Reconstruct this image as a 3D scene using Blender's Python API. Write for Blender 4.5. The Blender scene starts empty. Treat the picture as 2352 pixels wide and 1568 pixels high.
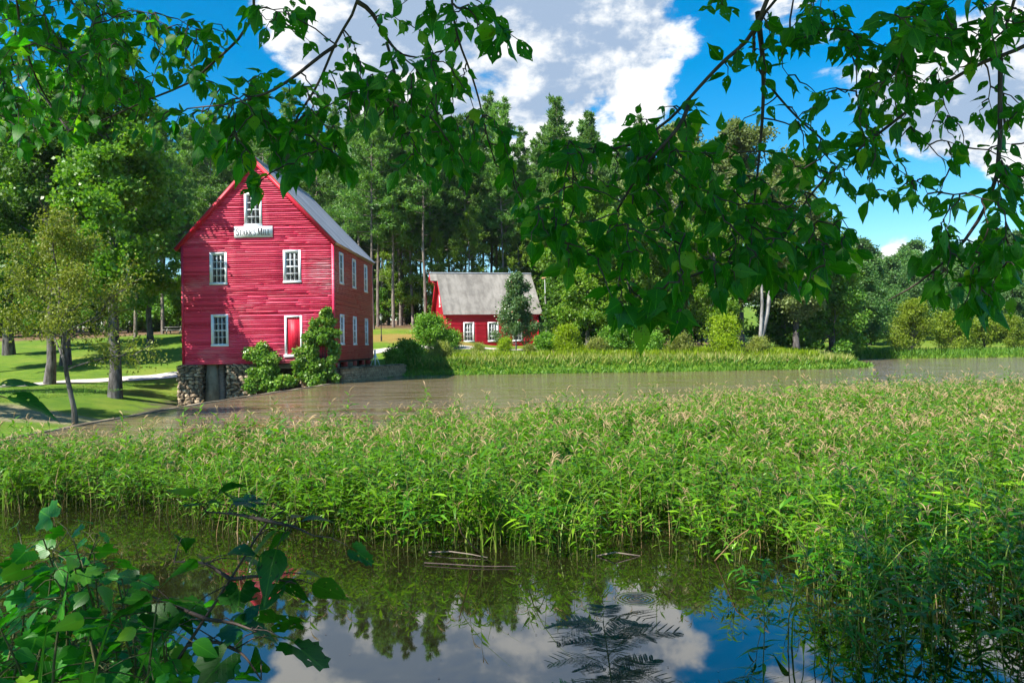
import bpy, math, random
import numpy as np
from mathutils import Vector, Matrix

R = math.radians
SC = bpy.context.scene
COL = SC.collection
random.seed(7)

# ------------------------------------------------------------------ camera, sky, sun, exposure
EYE = Vector((0.0, 0.0, 2.0))
cam_data = bpy.data.cameras.new("camera")
cam = bpy.data.objects.new("camera", cam_data)
COL.objects.link(cam)
cam_data.sensor_width = 36.0
cam_data.lens = 28.08
cam_data.clip_start = 0.05
cam_data.clip_end = 3000.0
CAM_ROT = Matrix.Rotation(R(90.34), 4, 'X') @ Matrix.Rotation(R(-0.9), 4, 'Z')
cam.matrix_world = Matrix.Translation(EYE) @ CAM_ROT
SC.camera = cam

SUN_AZ, SUN_EL = R(39), R(47)          # from the left (-x), turned towards the camera side (-y)
SUN_DIR = Vector((-math.cos(SUN_AZ) * math.cos(SUN_EL), -math.sin(SUN_AZ) * math.cos(SUN_EL), math.sin(SUN_EL)))
sun_data = bpy.data.lights.new("sun", 'SUN')
sun_data.energy = 5.0
sun_data.angle = R(0.53)
sun_data.color = (1.0, 0.95, 0.86)
sun = bpy.data.objects.new("sun", sun_data)
COL.objects.link(sun)
sun.rotation_euler = (-SUN_DIR).to_track_quat('-Z', 'Y').to_euler()
sun.location = (0, 0, 60)

SC.view_settings.view_transform = 'Standard'
SC.view_settings.look = 'None'
SC.view_settings.gamma = 1.0
SC.view_settings.use_curve_mapping = False
SC.view_settings.exposure = 1.05
SC.cycles.max_bounces = 7
SC.cycles.diffuse_bounces = 3
SC.cycles.glossy_bounces = 3
SC.cycles.transmission_bounces = 3
SC.cycles.transparent_max_bounces = 12
SC.cycles.caustics_reflective = False
SC.cycles.caustics_refractive = False
SC.cycles.use_denoising = True
SC.cycles.use_adaptive_sampling = True
SC.cycles.adaptive_threshold = 0.02
SC.cycles.sample_clamp_indirect = 6.0

FD = 1834.6                              # focal length in pixels of a 2352 px wide picture
CR3 = CAM_ROT.to_3x3()
def at(u, v, D):
    """The point at distance D ahead of the camera seen at picture position (u, v) of 2352 x 1568."""
    d = CR3 @ Vector(((u - 1176.0) / FD, -(v - 784.0) / FD, -1.0))
    return EYE + d * (D / d.y)

class NT:
    """Small helper for building node trees."""
    def __init__(s, tree):
        s.t = tree; s.n = tree.nodes; s.l = tree.links
    def new(s, typ, **kw):
        nd = s.n.new(typ)
        for k, v in kw.items():
            setattr(nd, k, v)
        return nd
    def put(s, sock, val):
        if isinstance(val, bpy.types.NodeSocket):
            s.l.new(val, sock)
        elif val is not None:
            try: sock.default_value = val
            except Exception: sock.default_value = (*val, 1.0)
    def math(s, op, a, b=None, c=None, clamp=False):
        nd = s.new('ShaderNodeMath', operation=op, use_clamp=clamp)
        s.put(nd.inputs[0], a); s.put(nd.inputs[1], b); s.put(nd.inputs[2], c)
        return nd.outputs[0]
    def vmath(s, op, a, b=None, scale=None):
        nd = s.new('ShaderNodeVectorMath', operation=op)
        s.put(nd.inputs[0], a)
        if b is not None: s.put(nd.inputs[1], b)
        if scale is not None: s.put(nd.inputs['Scale'], scale)
        return nd.outputs['Value'] if op in ('DISTANCE', 'DOT_PRODUCT', 'LENGTH') else nd.outputs['Vector']
    def mix(s, f, a, b, blend='MIX'):
        nd = s.new('ShaderNodeMix', data_type='RGBA', blend_type=blend)
        s.put(nd.inputs['Factor'], f); s.put(nd.inputs['A'], a); s.put(nd.inputs['B'], b)
        return nd.outputs['Result']
    def noise(s, vec, scale, detail=3.0, rough=0.55, dist=0.0):
        nd = s.new('ShaderNodeTexNoise')
        s.put(nd.inputs['Vector'], vec); nd.inputs['Scale'].default_value = scale
        nd.inputs['Detail'].default_value = detail; nd.inputs['Roughness'].default_value = rough
        nd.inputs['Distortion'].default_value = dist
        return nd.outputs['Fac']
    def range(s, v, a, b, c=0.0, d=1.0, smooth=True):
        nd = s.new('ShaderNodeMapRange', interpolation_type='SMOOTHSTEP' if smooth else 'LINEAR')
        s.put(nd.inputs['Value'], v)
        for i, x in zip(('From Min', 'From Max', 'To Min', 'To Max'), (a, b, c, d)):
            nd.inputs[i].default_value = x
        return nd.outputs['Result']

def rgba(c): return (c[0], c[1], c[2], 1.0)

world = bpy.data.worlds.new("World")
SC.world = world
world.use_nodes = True
w = NT(world.node_tree)
w.n.clear()
sky = w.new('ShaderNodeTexSky', sky_type='NISHITA', sun_disc=False)
sky.sun_elevation = SUN_EL
# sky texture azimuth: 0 = +Y, turning clockwise seen from above
sky.sun_rotation = math.atan2(SUN_DIR.x, SUN_DIR.y) % (2 * math.pi)
sky.air_density = 1.0; sky.dust_density = 0.3; sky.ozone_density = 2.5
hs = w.new('ShaderNodeHueSaturation')
hs.inputs['Hue'].default_value = 0.492
hs.inputs['Saturation'].default_value = 1.55
hs.inputs['Value'].default_value = 0.62
w.l.new(sky.outputs[0], hs.inputs['Color'])
tc = w.new('ShaderNodeTexCoord')
dirv = w.vmath('NORMALIZE', tc.outputs['Generated'])
stretch = w.vmath('MULTIPLY', dirv, (1.0, 1.0, 1.7))
def cloud_noise(vec):
    a = w.noise(vec, 3.8, 8.0, 0.58, 0.35)
    return a
n0 = cloud_noise(w.vmath('ADD', stretch, (1.13, 0.4, 0.2)))
n1 = cloud_noise(w.vmath('ADD', stretch, (1.13 - 0.045, 0.4 - 0.02, 0.2 + 0.085)))
def bump_dir(u, v, wid, amp):
    d = (at(u, v, 100) - EYE).normalized()
    return w.math('MULTIPLY', w.range(w.vmath('DISTANCE', dirv, tuple(d)), wid, 0.0, 0.0, 1.0), amp)
bias = None
for (u, v, wid, amp) in [(1180, 20, .34, .24), (1420, 100, .15, .15), (820, 120, .18, .14), (1250, 215, .09, .13), (2080, 210, .20, .26), (2330, 250, .14, .16),
                         (2065, 588, .05, .33), (1780, 30, .08, .16), (2280, 625, .06, .22), (1730, 330, .20, -.24), (400, 260, .22, -.24), (2100, 450, .10, -.12), (2080, 20, .13, -.22), (1750, 150, .06, -.12)]:
    b = bump_dir(u, v, wid, amp)
    bias = b if bias is None else w.math('ADD', bias, b)
nf = w.noise(stretch, 17.0, 5.0, 0.6)
dens = w.math('ADD', w.math('ADD', n0, w.math('MULTIPLY', w.math('SUBTRACT', nf, 0.5), 0.24)), bias)
mask = w.range(dens, 0.575, 0.665)
nf1 = w.noise(w.vmath('ADD', stretch, (-0.012, -0.006, 0.026)), 17.0, 5.0, 0.6)
lit = w.math('ADD', w.math('SUBTRACT', n0, n1), w.math('MULTIPLY', w.math('SUBTRACT', nf, nf1), 0.35))
litf = w.range(lit, -0.085, 0.075)
ccol = w.mix(litf, (1.35, 1.75, 2.35, 1), (3.9, 3.9, 3.8, 1))
bg = w.new('ShaderNodeBackground')
w.put(bg.inputs['Color'], w.mix(w.math('MULTIPLY', mask, 0.96), hs.outputs[0], ccol))
bg.inputs['Strength'].default_value = 0.15
wo = w.new('ShaderNodeOutputWorld')
w.l.new(bg.outputs[0], wo.inputs['Surface'])

# ------------------------------------------------------------------ object helpers
def tag(o, label=None, cat=None, group=None, kind=None):
    if label: o['label'] = label
    if cat: o['category'] = cat
    if group: o['group'] = group
    if kind: o['kind'] = kind
    return o
def link(name, data, parent=None, mat=None, M=None):
    o = bpy.data.objects.new(name, data)
    COL.objects.link(o)
    if mat is not None and data is not None and not data.materials: data.materials.append(mat)
    if parent is not None: o.parent = parent
    if M is not None: o.matrix_basis = M
    return o
def empty(name, loc=(0, 0, 0), rz=0.0, parent=None):
    o = bpy.data.objects.new(name, None)
    COL.objects.link(o)
    o.location = loc; o.rotation_euler = (0, 0, rz); o.empty_display_size = 0.3
    if parent: o.parent = parent
    return o
def copy_tree(o, parent=None):
    c = o.copy(); COL.objects.link(c); c.parent = parent
    for ch in list(o.children): copy_tree(ch, c)
    return c

def quad_mesh(name, V, F, mats=(), smooth=False, uv=None, rnd=None, mat_idx=None):
    V = np.ascontiguousarray(V, dtype=np.float32); F = np.ascontiguousarray(F, dtype=np.int32)
    k = F.shape[1]
    me = bpy.data.meshes.new(name)
    me.vertices.add(len(V)); me.vertices.foreach_set('co', V.ravel())
    me.loops.add(F.size); me.loops.foreach_set('vertex_index', F.ravel())
    me.polygons.add(len(F))
    me.polygons.foreach_set('loop_start', np.arange(len(F), dtype=np.int32) * k)
    me.polygons.foreach_set('loop_total', np.full(len(F), k, dtype=np.int32))
    if smooth: me.polygons.foreach_set('use_smooth', np.ones(len(F), dtype=bool))
    if mat_idx is not None: me.polygons.foreach_set('material_index', np.ascontiguousarray(mat_idx, dtype=np.int32))
    for m in mats: me.materials.append(m)
    me.update(calc_edges=True)
    if uv is not None:
        l = me.uv_layers.new(name='UVMap')
        l.data.foreach_set('uv', np.ascontiguousarray(uv[F.ravel()], dtype=np.float32).ravel())
    if rnd is not None:
        a = me.attributes.new('rnd', 'FLOAT', 'FACE')
        a.data.foreach_set('value', np.ascontiguousarray(rnd, dtype=np.float32))
    return me

class MB:
    """Collects quads (boxes, tubes, sheets) for one mesh."""
    def __init__(s): s.V = []; s.F = []; s.n = 0
    def add(s, V, F):
        V = np.asarray(V, float).reshape(-1, 3); F = np.asarray(F, int)
        s.V.append(V); s.F.append(F + s.n); s.n += len(V); return s
    def quad(s, a, b, c, d): return s.add([a, b, c, d], [[0, 1, 2, 3]])
    def box(s, x0, x1, y0, y1, z0, z1, M=None):
        V = np.array([(x, y, z) for z in (z0, z1) for y in (y0, y1) for x in (x0, x1)], float)
        if M is not None: V = np.array([tuple(M @ Vector(v)) for v in V])
        return s.add(V, [[0, 2, 3, 1], [4, 5, 7, 6], [0, 1, 5, 4], [2, 6, 7, 3], [0, 4, 6, 2], [1, 3, 7, 5]])
    def bar(s, a, b, w_, h_):
        a = Vector(a); b = Vector(b); d = b - a; L = d.length
        q = d.to_track_quat('X', 'Z').to_matrix().to_4x4()
        return s.box(0, L, -w_ / 2, w_ / 2, -h_ / 2, h_ / 2, Matrix.Translation(a) @ q)
    def tube(s, pts, rad, n=6, cap=False):
        P = np.asarray(pts, float); m = len(P)
        r = np.broadcast_to(np.asarray(rad, float), (m,))
        T = np.gradient(P, axis=0); T /= (np.linalg.norm(T, axis=1)[:, None] + 1e-9)
        ref = np.array([0.31, 0.95, 0.05]) if abs(T[0][2]) > 0.6 else np.array([0.05, 0.1, 1.0])
        A = np.cross(T, ref); A /= (np.linalg.norm(A, axis=1)[:, None] + 1e-9)
        B = np.cross(T, A)
        th = np.arange(n) * 2 * math.pi / n
        V = P[:, None, :] + r[:, None, None] * (np.cos(th)[None, :, None] * A[:, None, :] + np.sin(th)[None, :, None] * B[:, None, :])
        i = np.arange(m - 1)[:, None] * n; j = np.arange(n)[None, :]; j2 = (j + 1) % n
        F = np.stack([i + j, i + j2, i + n + j2, i + n + j], -1).reshape(-1, 4)
        s.add(V.reshape(-1, 3), F)
        if cap:
            for e in (0, m - 1):
                ring = V[e]; c = ring.mean(0)
                for q in range(0, n, 2):
                    s.add([c, ring[q], ring[(q + 1) % n], ring[(q + 2) % n]], [[0, 1, 2, 3]])
        return s
    def mesh(s, name, mat=None, smooth=False, rnd=None):
        return quad_mesh(name, np.concatenate(s.V), np.concatenate(s.F), [mat] if mat else [], smooth, rnd=rnd)
    def build(s, name, mat, parent=None, smooth=False):
        return link(name, s.mesh(name, mat, smooth), parent)

def join_template(tV, tF, tUV, Ms, rng):
    """Many copies of a small template as one set of arrays. Ms: (N,4,4)."""
    Ms = np.asarray(Ms); N = len(Ms); k = len(tV)
    V = np.einsum('nij,kj->nki', Ms[:, :3, :3], tV) + Ms[:, None, :3, 3]
    F = (tF[None] + (np.arange(N) * k)[:, None, None]).reshape(-1, tF.shape[1])
    uv = np.tile(tUV, (N, 1)) if tUV is not None else None
    rnd = np.repeat(rng.random(N), len(tF))
    return V.reshape(-1, 3), F, uv, rnd

# ------------------------------------------------------------------ materials
def new_mat(name):
    m = bpy.data.materials.new(name); m.use_nodes = True
    t = NT(m.node_tree); t.n.clear()
    out = t.new('ShaderNodeOutputMaterial')
    return m, t, out
def principled(t, base, rough=0.6, spec=0.5, metal=0.0, bump=None, bstr=0.3, bdist=0.02):
    p = t.new('ShaderNodeBsdfPrincipled')
    t.put(p.inputs['Base Color'], base if isinstance(base, bpy.types.NodeSocket) else rgba(base))
    t.put(p.inputs['Roughness'], rough); t.put(p.inputs['Metallic'], metal)
    p.inputs['Specular IOR Level'].default_value = spec
    if bump is not None:
        b = t.new('ShaderNodeBump'); b.inputs['Strength'].default_value = bstr; b.inputs['Distance'].default_value = bdist
        t.put(b.inputs['Height'], bump); t.l.new(b.outputs[0], p.inputs['Normal'])
    return p

def mat_plain(name, c1, c2, scale=3.0, rough=0.7, bstr=0.25, bdist=0.01, objvar=0.15, spec=0.4, metal=0.0, stretch=(1, 1, 1), lo=0.35, hi=0.65, space='Object'):
    m, t, out = new_mat(name)
    tcx = t.new('ShaderNodeTexCoord'); oi = t.new('ShaderNodeObjectInfo')
    vec = t.vmath('MULTIPLY', tcx.outputs[space], stretch)
    vec = t.vmath('ADD', vec, t.vmath('SCALE', (7.1, 3.3, 5.7), scale=oi.outputs['Random']))
    n = t.noise(vec, scale, 6.0, 0.6)
    col = t.mix(t.range(n, lo, hi), rgba(c1), rgba(c2))
    br = t.range(oi.outputs['Random'], 0, 1, 1 - objvar, 1 + objvar, smooth=False)
    col = t.mix(1.0, col, t.vmath('SCALE', (1, 1, 1), scale=br), 'MULTIPLY')
    fine = t.noise(vec, scale * 7, 4.0, 0.6)
    p = principled(t, col, rough, spec, metal, fine, bstr, bdist)
    t.l.new(p.outputs[0], out.inputs['Surface'])
    return m

def mat_leaf(name, c1, c2, c3=None, trans=0.35, rough=0.5, spec=0.35, objvar=0.22, tcol=None):
    """Foliage: colours vary leaf by leaf and plant by plant; part of the light passes through."""
    m, t, out = new_mat(name)
    a = t.new('ShaderNodeAttribute'); a.attribute_name = 'rnd'
    oi = t.new('ShaderNodeObjectInfo')
    col = t.mix(t.math('POWER', a.outputs['Fac'], 1.3), rgba(c1), rgba(c2))
    if c3: col = t.mix(t.range(a.outputs['Fac'], 0.93, 0.95), col, rgba(c3))
    br = t.range(oi.outputs['Random'], 0, 1, 1 - objvar, 1 + objvar, smooth=False)
    col = t.mix(1.0, col, t.vmath('SCALE', (1, 1, 1), scale=br), 'MULTIPLY')
    p = principled(t, col, rough, spec)
    tr = t.new('ShaderNodeBsdfTranslucent')
    t.put(tr.inputs['Color'], t.mix(1.0, col, rgba(tcol or (1.5, 1.6, 0.6)), 'MULTIPLY'))
    mx = t.new('ShaderNodeMixShader'); mx.inputs[0].default_value = trans
    t.l.new(p.outputs[0], mx.inputs[1]); t.l.new(tr.outputs[0], mx.inputs[2])
    t.l.new(mx.outputs[0], out.inputs['Surface'])
    return m

def mat_big_leaf(name, c1, c2, trans=0.3, spots=True, spec=0.5, rough=0.38, cold=None):
    """Near leaves: midrib and side veins, dark blotches, a few insect holes."""
    m, t, out = new_mat(name)
    uvn = t.new('ShaderNodeTexCoord'); oi = t.new('ShaderNodeObjectInfo')
    a = t.new('ShaderNodeAttribute'); a.attribute_name = 'rnd'
    r = t.math('FRACT', t.math('ADD', oi.outputs['Random'], a.outputs['Fac']))
    sep = t.new('ShaderNodeSeparateXYZ'); t.l.new(uvn.outputs['UV'], sep.inputs[0])
    x, y = sep.outputs[0], sep.outputs[1]
    ax = t.math('ABSOLUTE', t.math('SUBTRACT', x, 0.5))
    rib = t.range(ax, 0.012, 0.03, 1.0, 0.0)
    veins = t.math('FRACT', t.math('MULTIPLY', t.math('SUBTRACT', y, t.math('MULTIPLY', ax, 0.9)), 7.0))
    vein = t.range(t.math('ABSOLUTE', t.math('SUBTRACT', veins, 0.5)), 0.03, 0.09, 1.0, 0.0)
    col = t.mix(r, rgba(c1), rgba(c2))
    col = t.mix(t.range(r, .86, .97), col, rgba((c2[0] * 3.2, c2[1] * 1.35, c2[2] * 1.2)))
    col = t.mix(t.math('MULTIPLY', t.math('MAXIMUM', rib, t.math('MULTIPLY', vein, 0.35)), 0.5), col, rgba((c2[0] * 2.2 + .02, c2[1] * 1.7 + .02, c2[2] * 1.6)))
    off = t.vmath('ADD', uvn.outputs['UV'], t.vmath('SCALE', (91.0, 37.0, 13.0), scale=r))
    if spots:
        n = t.noise(off, 9.0, 3.0, 0.6)
        col = t.mix(t.math('MULTIPLY', t.range(n, 0.62, 0.67), 0.85), col, rgba((0.012, 0.016, 0.006)))
    p = principled(t, col, rough, spec, bump=t.math('MAXIMUM', rib, vein), bstr=0.25, bdist=0.002)
    tr = t.new('ShaderNodeBsdfTranslucent')
    t.put(tr.inputs['Color'], t.mix(1.0, col, (1.5, 1.9, 0.6, 1), 'MULTIPLY'))
    mx = t.new('ShaderNodeMixShader'); mx.inputs[0].default_value = trans
    t.l.new(p.outputs[0], mx.inputs[1]); t.l.new(tr.outputs[0], mx.inputs[2])
    surf = mx.outputs[0]
    if spots:
        h = t.noise(t.vmath('ADD', off, (5.0, 2.0, 0)), 7.0, 0.0)
        hole = t.range(h, 0.755, 0.765)
        tp = t.new('ShaderNodeBsdfTransparent')
        m2 = t.new('ShaderNodeMixShader'); t.l.new(hole, m2.inputs[0]); t.l.new(surf, m2.inputs[1]); t.l.new(tp.outputs[0], m2.inputs[2])
        surf = m2.outputs[0]
    t.l.new(surf, out.inputs['Surface'])
    return m

def mat_red(name, c1, c2, fade, fade_amt):
    m, t, out = new_mat(name)
    g = t.new('ShaderNodeNewGeometry'); oi = t.new('ShaderNodeObjectInfo')
    pos = g.outputs['Position']
    col = t.mix(oi.outputs['Random'], rgba(c1), rgba(c2))
    big = t.noise(t.vmath('MULTIPLY', pos, (0.35, 0.35, 0.8)), 1.0, 5.0, 0.6)
    grain = t.noise(t.vmath('MULTIPLY', pos, (1.2, 1.2, 14.0)), 1.6, 5.0, 0.6)
    f = t.math('MULTIPLY', t.range(t.math('ADD', big, t.math('MULTIPLY', grain, 0.5)), 0.78, 1.02), fade_amt)
    col = t.mix(f, col, rgba(fade))
    # bleached patch where the paint has worn thin near the front corner
    d = t.vmath('DISTANCE', t.vmath('MULTIPLY', pos, (1.0, 0.2, 0.9)), (-10.9, 9.3, 5.7))
    wp = t.math('MULTIPLY', t.range(d, 1.5, 0.2), t.range(grain, 0.42, 0.62))
    col = t.mix(t.math('MULTIPLY', wp, 0.55 if fade_amt > 0 else 0.0), col, (0.62, 0.5, 0.52, 1))
    p = principled(t, col, 0.5, 0.4, bump=grain, bstr=0.35, bdist=0.012)
    t.l.new(p.outputs[0], out.inputs['Surface'])
    return m

def mat_glass(name):
    m, t, out = new_mat(name)
    fr = t.new('ShaderNodeFresnel'); fr.inputs['IOR'].default_value = 1.55
    gl = t.new('ShaderNodeBsdfGlossy'); gl.inputs['Roughness'].default_value = 0.03
    tp = t.new('ShaderNodeBsdfTransparent'); tp.inputs['Color'].default_value = (0.45, 0.5, 0.5, 1)
    geo = t.new('ShaderNodeNewGeometry')
    b = t.new('ShaderNodeBump'); b.inputs['Strength'].default_value = 0.05; b.inputs['Distance'].default_value = 0.02
    t.put(b.inputs['Height'], t.noise(geo.outputs['Position'], 2.3, 1.0)); t.l.new(b.outputs[0], gl.inputs['Normal'])
    mx = t.new('ShaderNodeMixShader')
    t.l.new(t.math('MULTIPLY', fr.outputs[0], 0.6, clamp=True), mx.inputs[0]); t.l.new(tp.outputs[0], mx.inputs[1]); t.l.new(gl.outputs[0], mx.inputs[2])
    t.l.new(mx.outputs[0], out.inputs['Surface'])
    return m

M = {}
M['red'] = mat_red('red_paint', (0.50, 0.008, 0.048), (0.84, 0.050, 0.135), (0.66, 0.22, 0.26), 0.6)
M['red_side'] = mat_red('dull_red_paint', (0.33, 0.030, 0.035), (0.42, 0.045, 0.045), (0.40, 0.15, 0.12), 0.6)  # duller and less saturated than the red of the front boards
M['red_shed'] = mat_red('fresh_red_paint', (0.52, 0.008, 0.030), (0.60, 0.012, 0.045), (0.55, 0.06, 0.08), 0.0)
M['white'] = mat_plain('white_paint', (0.72, 0.74, 0.78), (0.82, 0.83, 0.84), 3, 0.5, 0.1)
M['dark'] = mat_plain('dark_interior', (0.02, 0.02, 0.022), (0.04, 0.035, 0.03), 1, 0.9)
M['glass'] = mat_glass('window_glass')
M['roof'] = mat_plain('grey_metal_roof', (0.30, 0.32, 0.36), (0.44, 0.45, 0.48), 0.9, 0.42, 0.12, 0.01, 0.12, 0.5, 0.35, (1, 0.25, 0.25))
M['roof2'] = mat_plain('galvanised_roof', (0.18, 0.165, 0.145), (0.29, 0.27, 0.24), 1.3, 0.5, 0.12, 0.01, 0.16, 0.5, 0.25, (1, 0.5, 0.5))
M['wood'] = mat_plain('bare_wood', (0.30, 0.17, 0.08), (0.46, 0.28, 0.14), 3, 0.75, 0.4, 0.01, 0.2, 0.3, 0, (1, 6, 1))
M['oldwood'] = mat_plain('weathered_timber', (0.13, 0.10, 0.08), (0.26, 0.21, 0.17), 3, 0.85, 0.5, 0.02, 0.2, 0.3, 0, (1, 1, 5))
M['stone'] = mat_plain('field_stone', (0.14, 0.095, 0.055), (0.48, 0.37, 0.25), 3.5, 0.85, 0.7, 0.03, 0.55, 0.3)
M['mortar'] = mat_plain('old_mortar', (0.07, 0.055, 0.04), (0.15, 0.12, 0.085), 3, 0.95, 0.5, 0.02)
M['concrete'] = mat_plain('stained_concrete', (0.08, 0.06, 0.035), (0.30, 0.24, 0.16), 1.1, 0.85, 0.5, 0.02, 0.1, 0.3, 0, (1, 1, 0.6))
M['block'] = mat_plain('retaining_block', (0.28, 0.18, 0.10), (0.44, 0.31, 0.19), 2.5, 0.9, 0.5, 0.02, 0.2)
M['brick'] = mat_plain('old_brick', (0.30, 0.09, 0.06), (0.42, 0.16, 0.10), 3, 0.85, 0.5, 0.02)
M['bark'] = mat_plain('grey_bark', (0.05, 0.045, 0.04), (0.17, 0.155, 0.15), 2.0, 0.9, 0.9, 0.06, 0.15, 0.2, 0, (3, 3, 0.7))
M['pinebark'] = mat_plain('pine_bark', (0.13, 0.105, 0.09), (0.32, 0.265, 0.23), 2.0, 0.9, 0.9, 0.05, 0.2, 0.2, 0, (3, 3, 0.6))
M['palebark'] = mat_plain('pale_bark', (0.12, 0.115, 0.11), (0.34, 0.325, 0.31), 1.5, 0.85, 0.6, 0.03, 0.1, 0.2, 0, (3, 3, 0.8))
M['twig'] = mat_plain('dark_twig', (0.035, 0.022, 0.020), (0.09, 0.060, 0.050), 14, 0.7, 0.4, 0.003, 0.1)
M['vinestem'] = mat_plain('vine_stem', (0.05, 0.06, 0.018), (0.11, 0.10, 0.035), 14, 0.6, 0.3, 0.003)
M['black'] = mat_plain('black_metal', (0.015, 0.015, 0.017), (0.03, 0.03, 0.033), 5, 0.45)
M['lampglass'] = mat_plain('frosted_glass', (0.55, 0.56, 0.55), (0.66, 0.66, 0.63), 5, 0.3)
M['gravel'] = mat_plain('gravel_path', (0.50, 0.44, 0.37), (0.68, 0.62, 0.54), 6, 0.95, 0.4, 0.02, space='Generated')
M['letter'] = mat_plain('black_lettering', (0.012, 0.014, 0.016), (0.02, 0.022, 0.024), 5, 0.5)

# broad foliage colours
M['f_gum'] = mat_leaf('gum_leaves', (0.065, 0.195, 0.014), (0.205, 0.340, 0.040), trans=0.42, spec=0.5, rough=0.4)
M['f_wil'] = mat_leaf('thin_willow_leaves', (0.140, 0.190, 0.020), (0.270, 0.300, 0.045), (0.30, 0.22, 0.06), trans=0.35)
M['f_pine'] = mat_leaf('pine_needles', (0.065, 0.175, 0.035), (0.185, 0.310, 0.070), trans=0.38, objvar=0.3)
M['f_pine2'] = mat_leaf('young_pine_needles', (0.130, 0.225, 0.030), (0.230, 0.320, 0.050), trans=0.4, objvar=0.2)
M['f_under'] = mat_leaf('understory_leaves', (0.045, 0.150, 0.014), (0.150, 0.270, 0.034), trans=0.35, objvar=0.35)
M['f_light'] = mat_leaf('light_broad_leaves', (0.090, 0.215, 0.016), (0.230, 0.340, 0.040), trans=0.42, objvar=0.15)
M['f_pale'] = mat_leaf('pale_olive_leaves', (0.135, 0.195, 0.060), (0.250, 0.300, 0.115), trans=0.35, objvar=0.15)
M['f_far'] = mat_leaf('far_leaves', (0.045, 0.140, 0.034), (0.140, 0.245, 0.060), trans=0.3, objvar=0.35)
M['f_wilb'] = mat_leaf('bank_willow_leaves', (0.160, 0.240, 0.018), (0.280, 0.360, 0.032), trans=0.4, objvar=0.15)
M['f_yel'] = mat_leaf('yellow_green_leaves', (0.180, 0.290, 0.008), (0.330, 0.430, 0.014), trans=0.4, objvar=0.12)
M['f_pear'] = mat_leaf('glossy_pear_leaves', (0.070, 0.170, 0.050), (0.190, 0.290, 0.110), (0.36, 0.16, 0.10), trans=0.3, spec=0.6, rough=0.35)
M['f_ivy'] = mat_leaf('ivy_leaves', (0.090, 0.240, 0.020), (0.290, 0.440, 0.080), (0.45, 0.34, 0.12), trans=0.3, spec=0.6, rough=0.33)
M['f_bank'] = mat_leaf('bank_grass_blades', (0.170, 0.235, 0.030), (0.360, 0.370, 0.100), (0.50, 0.40, 0.20), trans=0.35)
M['f_bankg'] = mat_leaf('water_edge_plants', (0.075, 0.210, 0.016), (0.200, 0.350, 0.040), trans=0.38)
M['f_weed'] = mat_leaf('smartweed_leaves', (0.045, 0.200, 0.004), (0.230, 0.430, 0.012), trans=0.38, spec=0.55, rough=0.38, objvar=0.2)
M['f_stem'] = mat_leaf('smartweed_stems', (0.11, 0.15, 0.03), (0.25, 0.22, 0.07), trans=0.1)
M['f_spike'] = mat_leaf('smartweed_spikes', (0.42, 0.29, 0.15), (0.64, 0.48, 0.28), trans=0.3)
M['f_sedge'] = mat_leaf('sedge', (0.13, 0.26, 0.02), (0.30, 0.40, 0.06), trans=0.3)
M['f_dead'] = mat_leaf('dead_stem', (0.16, 0.09, 0.04), (0.40, 0.28, 0.14), trans=0.1)
M['f_mim'] = mat_leaf('mimosa_leaflets', (0.014, 0.060, 0.030), (0.028, 0.090, 0.045), trans=0.3, spec=0.4, rough=0.4)
M['l_over'] = mat_big_leaf('overhanging_leaf', (0.018, 0.135, 0.005), (0.055, 0.240, 0.011), trans=0.52, spec=0.35, rough=0.42)
M['l_overb'] = mat_big_leaf('sunlit_overhanging_leaf', (0.055, 0.160, 0.012), (0.120, 0.230, 0.020), trans=0.5)
M['l_vine'] = mat_big_leaf('vine_leaf', (0.016, 0.140, 0.006), (0.050, 0.240, 0.014), trans=0.4, spots=False, spec=0.35)
M['l_sap'] = mat_big_leaf('sapling_leaf', (0.010, 0.075, 0.005), (0.022, 0.115, 0.008), trans=0.35, spec=0.3)
M['l_grass'] = mat_leaf('grass_blade', (0.07, 0.22, 0.02), (0.12, 0.30, 0.04), trans=0.4)

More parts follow.
